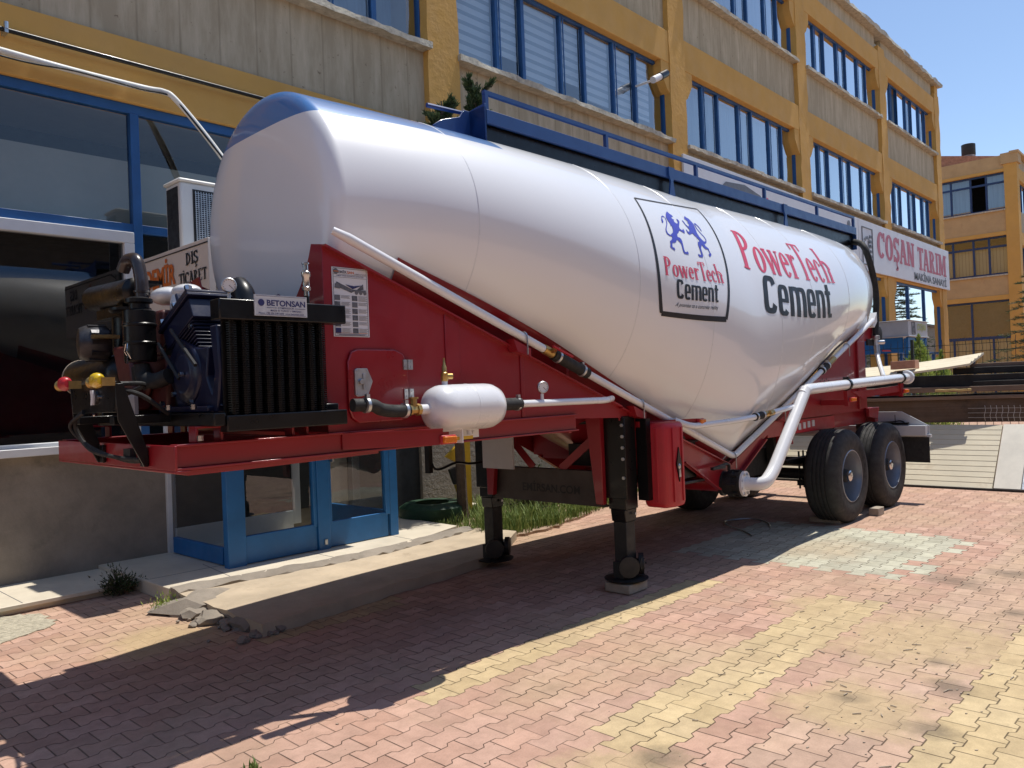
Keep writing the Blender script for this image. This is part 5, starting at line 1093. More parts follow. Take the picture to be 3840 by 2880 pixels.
# locker door
dr = MB(); dpoly = []
for (cx_, cz_, a0) in ((2.66, 1.86, 90), (2.66, 1.56, 180), (2.99, 1.56, 270), (2.96, 1.83, 0)):
    for k in range(6): a = R(a0+90*(5-k)/5) if False else R(a0+18*k); dpoly.append((cx_+.06*math.cos(a), cz_+.06*math.sin(a)))
dpoly = [(2.60, 1.58), (2.60, 1.85), (2.625, 1.905), (2.67, 1.92), (2.93, 1.92), (2.99, 1.895), (3.02, 1.84), (3.03, 1.58), (3.01, 1.53), (2.97, 1.50), (2.66, 1.50), (2.62, 1.53)]
part(MB().prism(dpoly, 'Y', 3.645, 3.66), "locker_door", M("red_door_paint", (0.30, 0.010, 0.016), .3, coat=.8, var=.08), near_plate, bevel=0.006)
la = MB().prism([(2.635, 1.66), (2.635, 1.80), (2.65, 1.81), (2.72, 1.81), (2.755, 1.735), (2.72, 1.655), (2.65, 1.65)], 'Y', 3.632, 3.645); la.bolts([(2.648, 3.632, 1.665), (2.648, 3.632, 1.797), (2.715, 3.632, 1.797), (2.715, 3.632, 1.665)], (0, -1, 0), .005, .003)
la.box(2.685, 2.70, 3.624, 3.632, 1.69, 1.78).cyl((2.675, 3.632, 1.735), (2.675, 3.618, 1.735), .016)
part(la, "door_latch", m_zinc, near_plate, bevel=0.002)
for z in (1.83, 1.655):
    hg = MB().box(2.985, 3.055, 3.636, 3.645, z-.03, z+.03).cyl((3.02, 3.634, z-.03), (3.02, 3.634, z+.03), .006, n=8).bolts([(3.0, 3.636, z-.015), (3.0, 3.636, z+.015), (3.04, 3.636, z-.015), (3.04, 3.636, z+.015)], (0, -1, 0), .006, .003); part(hg, "door_hinge", m_zinc, near_plate)
# instruction poster
po = part(MB().box(2.525, 2.765, 3.660, 3.664, 1.99, 2.38), "instruction_poster", m_sign, near_plate, "white instruction poster on the red plate")
px, pz, pw, ph = 2.525, 1.99, .24, .39
def pr_(u, v): return Vector((px+pw*u, 3.6585, pz+ph*v))
ink = MB(); bl2 = MB(); rd = MB(); gph = MB()
def rect(mb, u0, u1, v0, v1, o=0.0): a = pr_(u0, v0); b = pr_(u1, v1); mb.box(a.x, b.x, 3.6582-o, 3.6596-o, a.z, b.z)
rect(ink, .03, .97, .982, .988); rect(ink, .03, .97, .012, .018); rect(ink, .03, .037, .018, .982); rect(ink, .963, .97, .018, .982)
put(ink, norm_shape(font_shape("EMİR", 0.03)), pr_(.17, .915), (pw*.24, 0, 0), (0, 0, ph*.05)); put(rd, norm_shape(font_shape("SAN", 0.03)), pr_(.42, .915), (pw*.19, 0, 0), (0, 0, ph*.038))
put(ink, norm_shape(font_shape("DAMPER & TRAILER", 0.01)), pr_(.63, .910), (pw*.32, 0, 0), (0, 0, ph*.016)); put(bl2, norm_shape(font_shape("CEMENT TANKER DISCHARGING INSTRUCTION", 0.01)), pr_(.12, .872), (pw*.76, 0, 0), (0, 0, ph*.016))
ink.lathe([(.001, 0), (.016, 0), (.016, .001)], pr_(.105, .938), (0, -1, 0), 18); rd.box(pr_(.04, 0).x, pr_(.17, 0).x, 3.655, 3.6572, pr_(0, .933).z, pr_(0, .944).z)
rect(ink, .04, .96, .897, .900); rect(ink, .04, .96, .855, .858)
q = lambda *p: [(pr_(u, v).x, pr_(u, v).z) for u, v in p]
gph.prism(q((.10,.76),(.12,.79),(.55,.69),(.68,.69),(.86,.78),(.87,.70),(.60,.665),(.52,.64),(.11,.72)), 'Y', 3.6583, 3.6594)
bl2.prism(q((.36,.755),(.60,.74),(.84,.76),(.56,.695)), 'Y', 3.6572, 3.6582)
ink.prism(q((.06,.70),(.07,.76),(.16,.77),(.20,.72),(.20,.69)), 'Y', 3.6568, 3.6580); ink.prism(q((.60,.665),(.62,.685),(.93,.69),(.93,.65),(.62,.65)), 'Y', 3.6568, 3.6580)
for u in (.66, .78, .90): ink.lathe([(.001, 0), (.011, 0), (.011, .001)], pr_(u, .645), (0, -1, 0), 14)
for k in range(6):
    v1 = .60-.095*k
    for u in (.05, .53):
        (bl2 if (k == 5 and u < .1) else gph if (k+int(u*10)) % 3 else ink).box(pr_(u, 0).x, pr_(u+.15, 0).x, 3.6582, 3.6596, pr_(0, v1-.075).z, pr_(0, v1).z)
        for j in range(3+(k*7+int(u*10)) % 3): rect(ink, u+.18, u+.18+.25*(1-.15*(j % 2)), v1-.010-.016*j, v1-.006-.016*j)
rect(rd, .06, .94, .052, .057); rect(bl2, .08, .92, .036, .040); rect(bl2, .14, .86, .025, .029)
part(ink, "print", m_ink_grey, po, smooth=0); part(bl2, "print", m_ink_navy, po, smooth=0); part(rd, "print", m_ink_orange, po, smooth=0); part(gph, "print", m_photo, po, smooth=0)

# --- gooseneck chassis
ch = MB()
for y in (3.66, 5.26):
    ch.box(1.62, 4.6, y, y+.012, 1.345, 1.445).box(1.62, 4.6, y-.028, y+.05, 1.333, 1.345).box(1.62, 4.6, y-.028, y+.05, 1.445, 1.457)
ch.box(1.61, 1.622, 3.63, 5.35, 1.333, 1.452).box(1.61, 1.68, 3.63, 5.35, 1.321, 1.333)
ch.prism([(1.68, 3.66), (2.0, 3.66), (2.9, 3.80), (2.9, 5.20), (2.0, 5.34), (1.68, 5.34)], 'Z', 1.305, 1.332)
for x in (2.4, 3.2, 4.0): ch.box(x, x+.08, 3.70, 5.30, 1.345, 1.44)
part(ch, "chassis", m_red, T_, "red gooseneck chassis", bevel=0.003)
for x, w in ((1.80, .07), (2.30, .05)):
    for y in (3.70, 5.22): part(MB().box(x-w, x-w+.014, y-.03, y+.05, 1.457, 1.525).box(x+w-.014, x+w, y-.03, y+.05, 1.457, 1.525).box(x-w, x+w, y-.03, y+.05, 1.525, 1.537), "mount_bracket", m_red, T_, bevel=0.003)
ou = MB().bar((2.55, 3.655, 1.40), (3.02, 3.345, 1.40), .012, .085).bar((2.55, 3.655, 1.446), (3.02, 3.345, 1.446), .05, .008)
part(ou, "marker_bracket", m_red, T_)
def marker(c, ax, name="marker_lamp"):
    c = Vector(c); ax = Vector(ax).normalized(); sd2 = ax.cross(Vector((0, 0, 1))).normalized()
    o = part(MB().obox(c, sd2*.052, ax*.012, Vector((0, 0, .026))), name, m_redplastic, T_, bevel=0.006)
    part(MB().obox(c+ax*.02, sd2*.044, ax*.012, Vector((0, 0, .019))), "lamp_lens", m_amber, o, bevel=0.005); return o
marker((3.04, 3.325, 1.385), (-.1, -1, 0))
# --- compressor set on the gooseneck
cf = MB().box(1.82, 2.50, 3.52, 3.60, 1.505, 1.585).box(1.76, 1.82, 3.53, 5.1, 1.535, 1.60).box(1.76, 2.5, 5.02, 5.1, 1.54, 1.62).box(2.42, 2.5, 3.6, 5.02, 1.54, 1.62)
cf.box(1.79, 2.50, 3.50, 3.60, 2.045, 2.145)
comp = part(cf, "compressor", m_black, T_, "engine driven compressor in a black frame", bevel=0.006)
rad = MB().box(1.84, 2.40, 3.585, 3.60, 1.585, 2.045)
for k in range(9): rad.cyl((1.875+.062*k, 3.56, 1.585), (1.875+.062*k, 3.56, 2.045), .012, n=10)
for k in range(9):
    for j in range(40): rad.lathe([(.012, 0), (.026, .001), (.026, .004), (.012, .005)], (1.875+.062*k, 3.56, 1.592+.0113*j), (0, 0, 1), 8, False)
part(rad, "finned_cooler", m_black, comp, recalc=False)
nb = part(MB().box(1.965, 2.255, 3.488, 3.496, 2.068, 2.172), "name_plate", m_lightgrey, comp)
t = MB(); put(t, norm_shape(font_shape("BETONSAN", 0.03)), (2.03, 3.487, 2.118), (.215, 0, 0), (0, 0, .030)); put(t, norm_shape(font_shape("COMPRESSOR", .01)), (2.09, 3.487, 2.105), (.09, 0, 0), (0, 0, .009))
put(t, norm_shape(font_shape("MADE IN TURKEY // EMIRSAN", .01)), (2.05, 3.487, 2.091), (.17, 0, 0), (0, 0, .009)); put(t, norm_shape(font_shape("Phone: +90 554 598 5600  www.betonsan.com", .008)), (1.985, 3.487, 2.077), (.25, 0, 0), (0, 0, .009))
t.lathe([(.001, 0), (.017, 0), (.017, .001)], (2.0, 3.4875, 2.133), (0, -1, 0), 18); t.box(2.03, 2.085, 3.4865, 3.4875, 2.108, 2.110).box(2.185, 2.245, 3.4865, 3.4875, 2.108, 2.110)
for a, b in (((1.972, 2.073), (2.248, 2.0745)), ((1.972, 2.166), (2.248, 2.1675))): t.box(a[0], b[0], 3.4865, 3.4875, a[1], b[1])
part(t, "plate_lettering", m_ink_navy, comp, smooth=0)
def gauge(c, r_, parent, ax=(-.35, -1, 0), name="pressure_gauge", stem=.05):
    c = Vector(c); ax = Vector(ax).normalized()
    o = part(MB().lathe([(r_*.95, 0), (r_, .004), (r_, .022), (r_*.9, .026), (r_*.86, .020)], c, ax, 28).cyl(c+Vector((0, 0, -r_-stem)), c+Vector((0, 0, -r_*.8)), .008, n=10), name, m_zinc, parent)
    d_ = MB().lathe([(.0005, 0), (r_*.86, 0), (r_*.86, .001)], c+ax*.0195, ax, 28); 
    if parent is T_: part(d_, "gauge_dial", m_dial, o)
    else: part(d_, "gauge_dial", m_dial, parent)
    sd2 = ax.cross(Vector((0, 0, 1))).normalized(); up = Vector((0, 0, 1)); nd = MB(); cc_ = c+ax*.0215
    nd.bar(cc_-(sd2*.4-up*.0)*0, cc_+(sd2*-.45+up*-.45)*r_, r_*.06, .0008, ax)
    for k in range(11):
        a = R(-45+27*k); d = sd2*-math.cos(a)*1+up*math.sin(a); nd.bar(cc_+d*r_*.68, cc_+d*r_*.8, r_*.05, .0008, ax)
    part(nd, "gauge_needle", m_ink_black, o if parent is T_ else parent)
gauge((1.87, 3.56, 2.215), .036, comp)
rv = MB().lathe([(.014, 0), (.014, .03), (.022, .032), (.024, .05), (.019, .055), (.019, .10), (.024, .11), (.024, .13), (.014, .14), (.014, .17), (.02, .172), (.02, .18)], (2.30, 3.56, 2.185), (0, 0, 1), 16); part(rv, "relief_valve", m_chrome, comp); part(MB().cyl((2.30, 3.56, 2.14), (2.30, 3.56, 2.19), .014), "valve_stem", m_black, comp)
# engine and V block, all sub-parts of the compressor
eb = MB().box(1.84, 2.30, 4.25, 4.85, 1.62, 1.92).box(1.86, 2.2, 4.35, 4.95, 1.92, 2.18).cyl((1.80, 4.52, 1.78), (1.84, 4.52, 1.78), .10).prism([(4.55, 1.98), (4.80, 2.0), (4.72, 1.80), (4.62, 1.62), (4.45, 1.62), (4.5, 1.8)], 'X', 1.75, 1.84)
part(eb, "engine_block", m_oxred, comp, bevel=0.02)
fw = MB().prism([(4.26, 2.0), (4.45, 1.97), (4.60, 1.865), (4.66, 1.63), (4.15, 1.63), (4.2, 1.82)], 'X', 1.88, 2.2).lathe([(.205, 0), (.225, .006), (.225, .03), (.2, .036)], (1.86, 4.20, 1.80), (1, 0, 0), 40, False); part(fw, "flywheel_housing", m_blackmat, comp)
ck = MB().lathe([(.10, -.015), (.12, 0), (.15, .006), (.16, .02), (.16, .10)], (1.82, 3.98, 1.80), (1, 0, 0), 40).prism([(3.61, 1.63), (4.12, 1.63), (4.17, 1.72), (4.27, 1.84), (4.10, 2.0), (3.86, 1.93), (3.74, 1.93), (3.77, 1.78), (3.72, 1.70)], 'X', 1.84, 2.1).box(1.80, 2.2, 3.68, 4.28, 1.602, 1.635)
ck.prism([(3.64, 1.60), (3.72, 1.60), (3.66, 1.80), (3.70, 2.03), (3.62, 2.03), (3.60, 1.80)], 'X', 1.83, 2.0)
part(ck, "crankcase", m_navy, comp, bevel=0.008)
def cyl_block(base, dirv, tw):
    d = Vector((0, *dirv)).normalized(); p_ = Vector((0, d.z, -d.y)); b0 = Vector(base); ax = Vector((1, 0, 0))
    mb = MB().obox(b0+d*.10, ax*.13, p_*.14, d*.12)
    for k in range(9): mb.obox(b0+d*(.03+.022*k), ax*.15, p_*.155, d*.004)
    mb.obox(b0+d*.265, ax*.155, p_*.185, d*.055).obox(b0+d*.335, ax*.17, p_*.21, d*.010).obox(b0+d*.36, ax*.165, p_*.20, d*.008)
    o = part(mb, "cylinder_block", m_navy, comp, bevel=0.006)
    hb = MB().obox(b0+d*.385, ax*.13, p_*.15, d*.02).obox(b0+d*.41, ax*.12, p_*.03-ax*.0, d*.02).obox(b0+d*.43, ax*.13, p_*.012, d*.03); part(hb, "cylinder_head", m_navy, comp, bevel=0.01)
    bt = MB().bolts([b0+d*.366+ax*sx*.145+p_*sy*.18 for sx in (-1, 1) for sy in (-1, 0, 1)], d, .016, .03).bolts([b0+d*.403+ax*sx*.10+p_*sy*.12 for sx in (-1, 1) for sy in (-1, 1)], d, .013, .03); islands(bt, "bolt", m_chrome, comp)
cyl_block((2.0, 3.99, 1.83), (.42, .91), 0); cyl_block((2.22, 4.06, 1.78), (-.22, .97), 0)
for a, b in (((1.80, 4.25, 1.98), (1.80, 4.0, 1.78)), ((1.80, 4.08, 2.04), (1.80, 3.80, 1.84))): part(MB().cyl(a, b, .010, n=8), "tie_rod", m_blackmat, comp)
islands(MB().bolts([(1.86, 3.95+.0, 2.05), (1.86, 3.88, 1.86), (1.86, 4.3, 1.9), (1.86, 4.3, 1.72), (1.8, 3.85, 1.655), (1.8, 4.2, 1.655), (1.8, 3.95, 1.80), (1.8, 4.05, 1.70)], (-1, 0, 0), .014, .02).bolts([(1.72, 3.66, 1.62), (1.72, 3.95, 1.62), (1.72, 3.6, 1.47), (1.78, 3.75, 1.535)], (0, 0, 1), .015, .025), "bolt", m_chrome, comp)
part(MB().tube(fillet([(2.0, 3.72, 2.24), (2.0, 3.66, 2.20), (2.0, 3.62, 2.09)], .05), .055, 16), "delivery_elbow", m_black, comp)
fi = MB().lathe([(.075, 0), (.082, .008), (.082, .09), (.087, .095), (.087, .105), (.082, .11), (.082, .19), (.087, .195), (.087, .205), (.082, .21), (.082, .275), (.06, .285), (.05, .288), (.05, .315), (.070, .322), (.070, .342), (.045, .352), (.001, .355)], (1.74, 4.34, 1.885), (0, 0, 1), 36)
part(fi, "air_filter", m_black, comp, "upright black air filter canister")
cw = MB().tube([(1.672, 4.32, 1.90), (1.652, 4.325, 1.94), (1.655, 4.31, 1.98)], .0035, 6).tube([(1.67, 4.29, 1.90), (1.65, 4.285, 1.94), (1.657, 4.295, 1.98)], .0035, 6).bar((1.652, 4.325, 1.94), (1.65, 4.285, 1.94), .005, .005).box(1.65, 1.658, 4.295, 4.318, 1.875, 1.91); part(cw, "filter_clip", m_chrome, comp)
part(MB().tube(fillet([(1.74, 4.33, 1.87), (1.74, 4.32, 1.80), (1.76, 4.22, 1.77), (1.80, 4.12, 1.80)], .06, 8), .042, 18).tube([(1.75, 4.40, 1.86), (1.75, 4.40, 1.80), (1.8, 4.40, 1.76)], .038, 18), "intake_hose", m_rubber, comp)
mu = MB().lathe([(.05, 0), (.066, .01), (.082, .03), (.082, .72), (.07, .75), (.05, .76)], (1.88, 4.71, 2.325), (0, 1, 0.04), 32).box(1.84, 1.95, 4.85, 5.3, 2.20, 2.26); part(mu, "muffler", m_black, comp, "lying black exhaust muffler")
part(MB().lathe([(.11, 0), (.12, .01), (.12, .025), (.08, .03)], (1.90, 4.90, 2.215), (0, 0, 1), 32).lathe([(.12, 0), (.12, .32)], (1.98, 5.08, 1.90), (0, 0, 1), 28).box(1.92, 2.12, 4.95, 5.35, 2.41, 2.43), "oil_canister", m_black, comp)
part(MB().tube([(1.83, 5.40, 2.16), (1.80, 5.42, 2.10), (1.82, 5.38, 2.06), (1.80, 5.36, 2.02), (1.83, 5.40, 1.99)], .005, 6).tube([(1.83, 5.36, 2.17), (1.81, 5.36, 2.10), (1.82, 5.41, 2.05)], .005, 6), "canister_clip", m_chrome, comp)
el = MB().tube(fillet([(1.86, 4.60, 2.20), (1.86, 4.61, 2.40), (1.85, 4.64, 2.505), (1.84, 4.76, 2.51), (1.83, 4.80, 2.45)], .07, 7), .037, 20).lathe([(.046, 0), (.046, .012)], (1.86, 4.604, 2.30), (0, 0, 1), 20); part(el, "exhaust_elbow", M("heat_stained_pipe", (0.03,0.022,0.022), .3, coat=.4, var=.5, vs_=9), comp, "curved exhaust elbow")
al = MB().lathe([(.08, 0), (.10, .02), (.105, .05), (.105, .14), (.09, .17), (.05, .18)], (1.80, 4.95, 2.03), (-1, .25, 0), 32); 
for k in range(10): a = R(36*k); al.obox(Vector((1.72, 4.97, 2.03))+Vector((0, math.cos(a), math.sin(a)))*.105, (.05, 0, 0), Vector((0, -math.sin(a), math.cos(a)))*.012, Vector((0, math.cos(a), math.sin(a)))*.006)
part(al, "alternator", M("cast_dark_metal", (0.05,0.05,0.055), .4, metal=.6, var=.5, vs_=14), comp)
part(MB().box(1.66, 1.80, 4.8, 4.86, 2.05, 2.07).tube([(1.78, 4.8, 1.62), (1.76, 4.66, 1.78), (1.75, 4.62, 1.72), (1.75, 4.6, 1.60)], .012, 8), "hose_pipe", m_brass, comp)
part(MB().box(1.74, 1.76, 4.45, 4.56, 1.60, 1.74), "control_box", m_lightgrey, comp)
at = MB().lathe([(.03, 0), (.08, .02), (.115, .06), (.122, .1), (.122, .87), (.115, .92), (.08, .95)], (1.86, 4.80, 1.845), (0, 1, 0), 36); part(at, "air_tank", m_black, comp, "lying black air tank")
part(MB().lathe([(.123, 0), (.125, .01), (.123, .02)], (1.86, 5.66, 1.845), (0, 1, 0), 36, False), "tank_rim", m_cinder, comp)
wt = MB().sphere((1.96, 4.50, 2.275), .075, 18, (1.1, 1.8, .7)).sphere((2.0, 4.33, 2.285), .07, 18, (1.1, 1.5, .6)).tube(fillet([(2.0, 4.38, 2.26), (1.96, 4.32, 2.2), (1.95, 4.27, 2.16)], .05), .06, 14); part(wt, "white_cover", m_white, comp)
part(MB().box(2.05, 2.2, 3.96, 4.02, 2.24, 2.25), "brass_tag", m_brass, comp); part(MB().sphere((2.17, 3.75, 2.16), .03, 12).cyl((2.17, 3.73, 2.16), (2.2, 3.66, 2.19), .018), "breather", m_navy, comp)
# headboard with couplings
hb_ = MB()
for y in (3.93, 4.58): hb_.prism([(1.46, 1.76), (1.47, 1.58), (1.585, 1.345), (1.606, 1.345), (1.606, 1.42), (1.55, 1.60), (1.50, 1.76)], 'Y', y, y+.012)
hb_.box(1.465, 1.474, 3.942, 4.58, 1.62, 1.77).box(1.474, 1.75, 4.0, 4.06, 1.56, 1.60).box(1.474, 1.75, 4.5, 4.56, 1.56, 1.60).box(1.59, 1.606, 3.94, 4.0, 1.345, 1.44).box(1.59, 1.606, 4.52, 4.58, 1.345, 1.44)
head = part(hb_, "coupling_bracket", m_black, T_, bevel=0.002)
def gladhand(y, m):
    o = part(MB().lathe([(.020, 0), (.030, .01), (.034, .03), (.026, .07), (.02, .09)], (1.40, y, 1.772), (0, -1, .05), 18).sphere((1.40, y-.03, 1.785), .034, 14, (1, 1.2, .9)), "air_coupling", m, T_)
    part(MB().lathe([(.024, 0), (.030, .008), (.024, .016), (.022, .04)], (1.40, y+.05, 1.77), (0, -1, 0), 16).box(1.40, 1.46, y-.095, y-.065, 1.75, 1.79), "brass_fitting", m_brass, o)
gladhand(4.50, m_redplastic); gladhand(4.02, M("yellow_coupling", (0.60,0.40,0.01), .35, coat=.4))
part(MB().lathe([(.001, 0), (.036, 0), (.04, .01), (.036, .02)], (1.455, 4.21, 1.70), (1, 0, 0), 20), "socket_cover", m_black, head); wv = part(MB().prism([(4.235, 1.66), (4.225, 1.70), (4.235, 1.735), (4.205, 1.735), (4.195, 1.70), (4.205, 1.66)], 'X', 1.445, 1.4545), "socket_flap", m_sign, head)
islands(MB().bolts([(1.464, 4.26, 1.70), (1.464, 4.16, 1.70), (1.464, 4.24, 1.61)], (-1, 0, 0), .008, .008), "bolt", m_chrome, head)
part(MB().tube(smoothpath([(1.46, 4.38, 1.63), (1.44, 4.46, 1.58), (1.46, 4.47, 1.50), (1.5, 4.40, 1.42), (1.56, 4.2, 1.385), (1.58, 4.0, 1.38), (1.58, 3.98, 1.385)], 6), .011, 8).tube(smoothpath([(1.45, 4.36, 1.62), (1.42, 4.48, 1.55), (1.5, 4.42, 1.44), (1.57, 4.15, 1.372), (1.59, 3.98, 1.37)], 6), .009, 8), "cable_loop", m_rubber, T_)
part(MB().box(1.58, 1.609, 4.10, 4.19, 1.37, 1.43), "cable_stop", m_blackmat, T_)
part(MB().tube(smoothpath([(1.75, 4.9, 1.62), (1.7, 4.85, 1.66), (1.66, 4.1, 1.75), (1.5, 3.98, 1.76)], 6), .012, 8).tube(smoothpath([(1.474, 4.0, 1.74), (1.6, 3.98, 1.70), (1.74, 4.0, 1.6)], 6), .012, 8), "air_line", m_rubber, comp)

# --- air piping
ap_ = MB().tube(smoothpath([(2.50, 3.47, 1.605), (2.62, 3.46, 1.60), (2.68, 3.46, 1.575), (2.76, 3.45, 1.562), (2.86, 3.45, 1.562)], 6), .036, 18); part(ap_, "rubber_hose", m_rubber, T_)
for x, z in ((2.575, 1.602), (2.835, 1.562), (3.60, 1.565), (3.755, 1.562)):
    part(MB().lathe([(.040, 0), (.044, .002), (.044, .02), (.040, .022)], (x-.01, 3.455, z), (1, 0, 0), 22).box(x-.01, x+.012, 3.43, 3.45, z+.038, z+.06), "hose_clamp", m_zinc, T_)
part(MB().lathe([(.035, 0), (.035, .02), (.026, .022), (.026, .06), (.035, .062), (.035, .085)], (2.855, 3.45, 1.562), (1, 0, 0), 8).cyl((2.90, 3.45, 1.57), (2.90, 3.45, 1.625), .02, n=8).cyl((2.90, 3.45, 1.625), (2.90, 3.45, 1.635), .03, n=10), "check_valve", m_brass, T_)
rs_ = MB().lathe([(.02, .0), (.08, .012), (.12, .045), (.137, .09), (.14, .13), (.14, .45), (.137, .49), (.12, .535), (.08, .57), (.03, .585)], (3.0, 3.45, 1.562), (1, 0, 0), 48).cyl((2.93, 3.45, 1.562), (3.03, 3.45, 1.562), .030).cyl((3.14, 3.45, 1.68), (3.14, 3.45, 1.73), .018).cyl((3.32, 3.45, 1.44), (3.32, 3.45, 1.395), .014)
res = part(rs_, "air_reservoir", m_white, T_, "small white air reservoir drum", smooth=50)
part(MB().lathe([(.1398, -.005), (.1415, -.002), (.1415, .002), (.1398, .005)], (3.3, 3.45, 1.562), (1, 0, 0), 48, False), "weld_seam", m_white, res)
part(MB().box(3.25, 3.45, 3.50, 3.508, 1.37, 1.46).box(3.22, 3.228, 3.40, 3.52, 1.35, 1.45).bolts([(3.40, 3.50, 1.40), (3.29, 3.50, 1.40)], (0, -1, 0), .01, .01), "mounting_plate", m_white, res)
part(MB().box(3.20, 3.33, 3.425, 3.432, 1.368, 1.388), "valve_handle", m_yellowsign, res)
part(MB().lathe([(.018, 0), (.022, .005), (.022, .05), (.016, .055), (.014, .09), (.009, .10), (.006, .13), (.006, .14)], (3.14, 3.45, 1.72), (0, 0, 1), 12).cyl((3.14, 3.45, 1.75), (3.19, 3.44, 1.75), .018, n=10), "safety_valve", m_brass, res)
part(MB().cyl((3.58, 3.45, 1.565), (3.78, 3.45, 1.562), .040), "rubber_sleeve", m_rubber, T_)
wp = MB().tube(fillet([(3.76, 3.45, 1.562), (4.74, 3.47, 1.552), (4.92, 3.56, 1.56)], .1), .024, 18).cyl((4.0, 3.45, 1.57), (4.0, 3.45, 1.62), .011)
part(wp, "air_pipe", m_white, T_); gauge((4.0, 3.45, 1.665), .040, T_)
def lin(x): return 2.57-.3745*(x-2.51) if x <= 6.86 else .94+.3815*(x-6.86)
yp = 3.60
mp_ = MB(); mp_.tube([(2.52, yp+.03, 2.575), (2.60, yp, lin(2.60)), (4.22, yp, lin(4.22))], [.022, .029, .029], 18)
mp_.tube(fillet([(4.66, yp, lin(4.66)), (6.84, yp, .945), (8.95, yp, lin(8.95))], .07, 6), .029, 18).tube([(9.30, yp, lin(9.3)), (10.62, yp, lin(10.62))], .029, 18)
part(mp_, "aeration_pipe", m_white, T_, "white pipe following the V of the tank")
islands(MB().tube([(4.30, yp, lin(4.30)), (4.68, yp, lin(4.68))], .042, 18).tube([(8.93, yp, lin(8.93)), (9.12, yp, lin(9.12))], .042, 18), "rubber_sleeve", m_rubber, T_)
bv = MB().tube([(4.20, yp, lin(4.2)), (4.32, yp, lin(4.32))], .034, 10).cyl((4.26, yp, lin(4.26)), (4.26, yp-.06, lin(4.26)+.01), .018, n=10).tube([(9.12, yp, lin(9.12)), (9.31, yp, lin(9.31))], .034, 10); part(bv, "ball_valve", m_brass, T_)
part(MB().bar((4.22, yp-.075, lin(4.22)+.02), (4.42, yp-.08, lin(4.42)+.02), .02, .012), "valve_handle", m_redplastic, T_)
for x in (4.35, 4.62, 8.96, 9.1): d = Vector((1, 0, lin(x+.01)/.01-lin(x)/.01)).normalized(); part(MB().lathe([(.043, -.01), (.047, -.008), (.047, .01), (.043, .012)], (x, yp, lin(x)), d, 20, False).box(x-.012, x+.012, yp-.02, yp+.01, lin(x)+.044, lin(x)+.062), "hose_clamp", m_zinc, T_)
ub = MB()
for x in (4.0, 5.35, 6.82, 7.9, 9.7):
    z = lin(x); ub.tube([(x, yp-.036, z-.12)]+[(x, yp-.036*math.cos(R(a)), z+.036*math.sin(R(a))) for a in range(0, 181, 20)], .006, 6)
islands(ub, "u_bolt", m_zinc, T_)
for x in (4.0, 5.35, 7.9): part(MB().prism([(x-.12, lin(x-.12)-.06), (x+.05, lin(x+.05)-.06), (x+.05, lin(x)-.13), (x-.08, lin(x)-.10)], 'Y', yp-.02, 3.66), "pipe_saddle", m_red, T_)
part(MB().tube(fillet([(5.78, 3.56, lin(5.78)), (5.92, 3.48, 1.285), (6.6, 3.42, 1.30), (6.92, 3.40, 1.315)], .1, 5), .027, 16).tube([(7.22, 3.385, 1.34), (7.70, 3.36, 1.385)], .026, 14), "branch_pipe", m_white, T_)
part(MB().tube([(6.9, 3.40, 1.315), (7.06, 3.393, 1.327)], .036, 16), "rubber_sleeve", m_rubber, T_); part(MB().tube([(7.06, 3.393, 1.327), (7.24, 3.384, 1.342)], .03, 10).cyl((7.14, 3.39, 1.335), (7.14, 3.34, 1.35), .02, n=8), "ball_valve", m_brass, T_)
part(MB().lathe([(.037, 0), (.041, .002), (.041, .018)], (6.91, 3.40, 1.316), (1, 0, .04), 18).lathe([(.037, 0), (.041, .002), (.041, .018)], (7.03, 3.394, 1.325), (1, 0, .04), 18), "hose_clamp", m_zinc, T_)

# --- discharge valve and pipe
part(MB().cyl((6.78, 5.3, .70), (6.78, 3.72, .70), .085).lathe([(.085, 0), (.15, 0), (.15, .02), (.085, .02)], (6.78, 4.75, .70), (0, -1, 0), 28).lathe([(.13, 0), (.13, .02), (.10, .022)], (6.4, 4.4, .70), (0, 0, 1), 28).box(6.05, 6.7, 4.1, 4.7, .72, .76), "discharge_pipe", m_red, T_, "red cross pipe under the hopper")
dv = MB().lathe([(.10, 0), (.122, .002), (.122, .03), (.108, .035), (.108, .07), (.122, .075), (.122, .13), (.108, .135), (.108, .18), (.122, .185), (.122, .21)], (6.78, 3.70, .70), (.12, -1, 0), 32).bolts([(6.79+.115*math.cos(R(a)), 3.60, .70+.115*math.sin(R(a))) for a in range(0, 360, 45)], (.1, -1, 0), .016, .09)
part(dv, "butterfly_valve", m_blackmat, T_); part(MB().tube([(6.78, 3.62, .82), (6.78, 3.62, .87), (6.70, 3.60, .89), (6.42, 3.58, .87)], .016, 8).box(6.4, 6.62, 3.565, 3.595, .86, .885), "valve_handle", m_blackmat, T_)
fl_ = MB().lathe([(.07, 0), (.118, 0), (.118, .022), (.07, .024)], (6.805, 3.49, .70), (.12, -1, 0), 36)
dp = MB().tube(fillet([(6.81, 3.48, .70), (6.85, 3.31, .695), (7.02, 3.30, .80), (7.88, 3.335, 1.54)], .14, 7), .060, 22)
dp.tube(fillet([(7.80, 3.335, 1.49), (7.92, 3.338, 1.543), (8.1, 3.35, 1.547), (11.2, 3.405, 1.62)], .10, 5), .056, 22).sphere((7.86, 3.335, 1.525), .060, 16)
dpo = part(dp, "unloading_pipe", m_white, T_, "fat white unloading pipe along the rear side", smooth=60)
part(fl_, "pipe_flange", m_white, dpo); islands(MB().bolts([(6.80+.095*math.cos(R(a)), 3.468, .70+.095*math.sin(R(a))) for a in range(22, 382, 45)], (.12, -1, 0), .014, .014), "bolt", m_zinc, dpo)
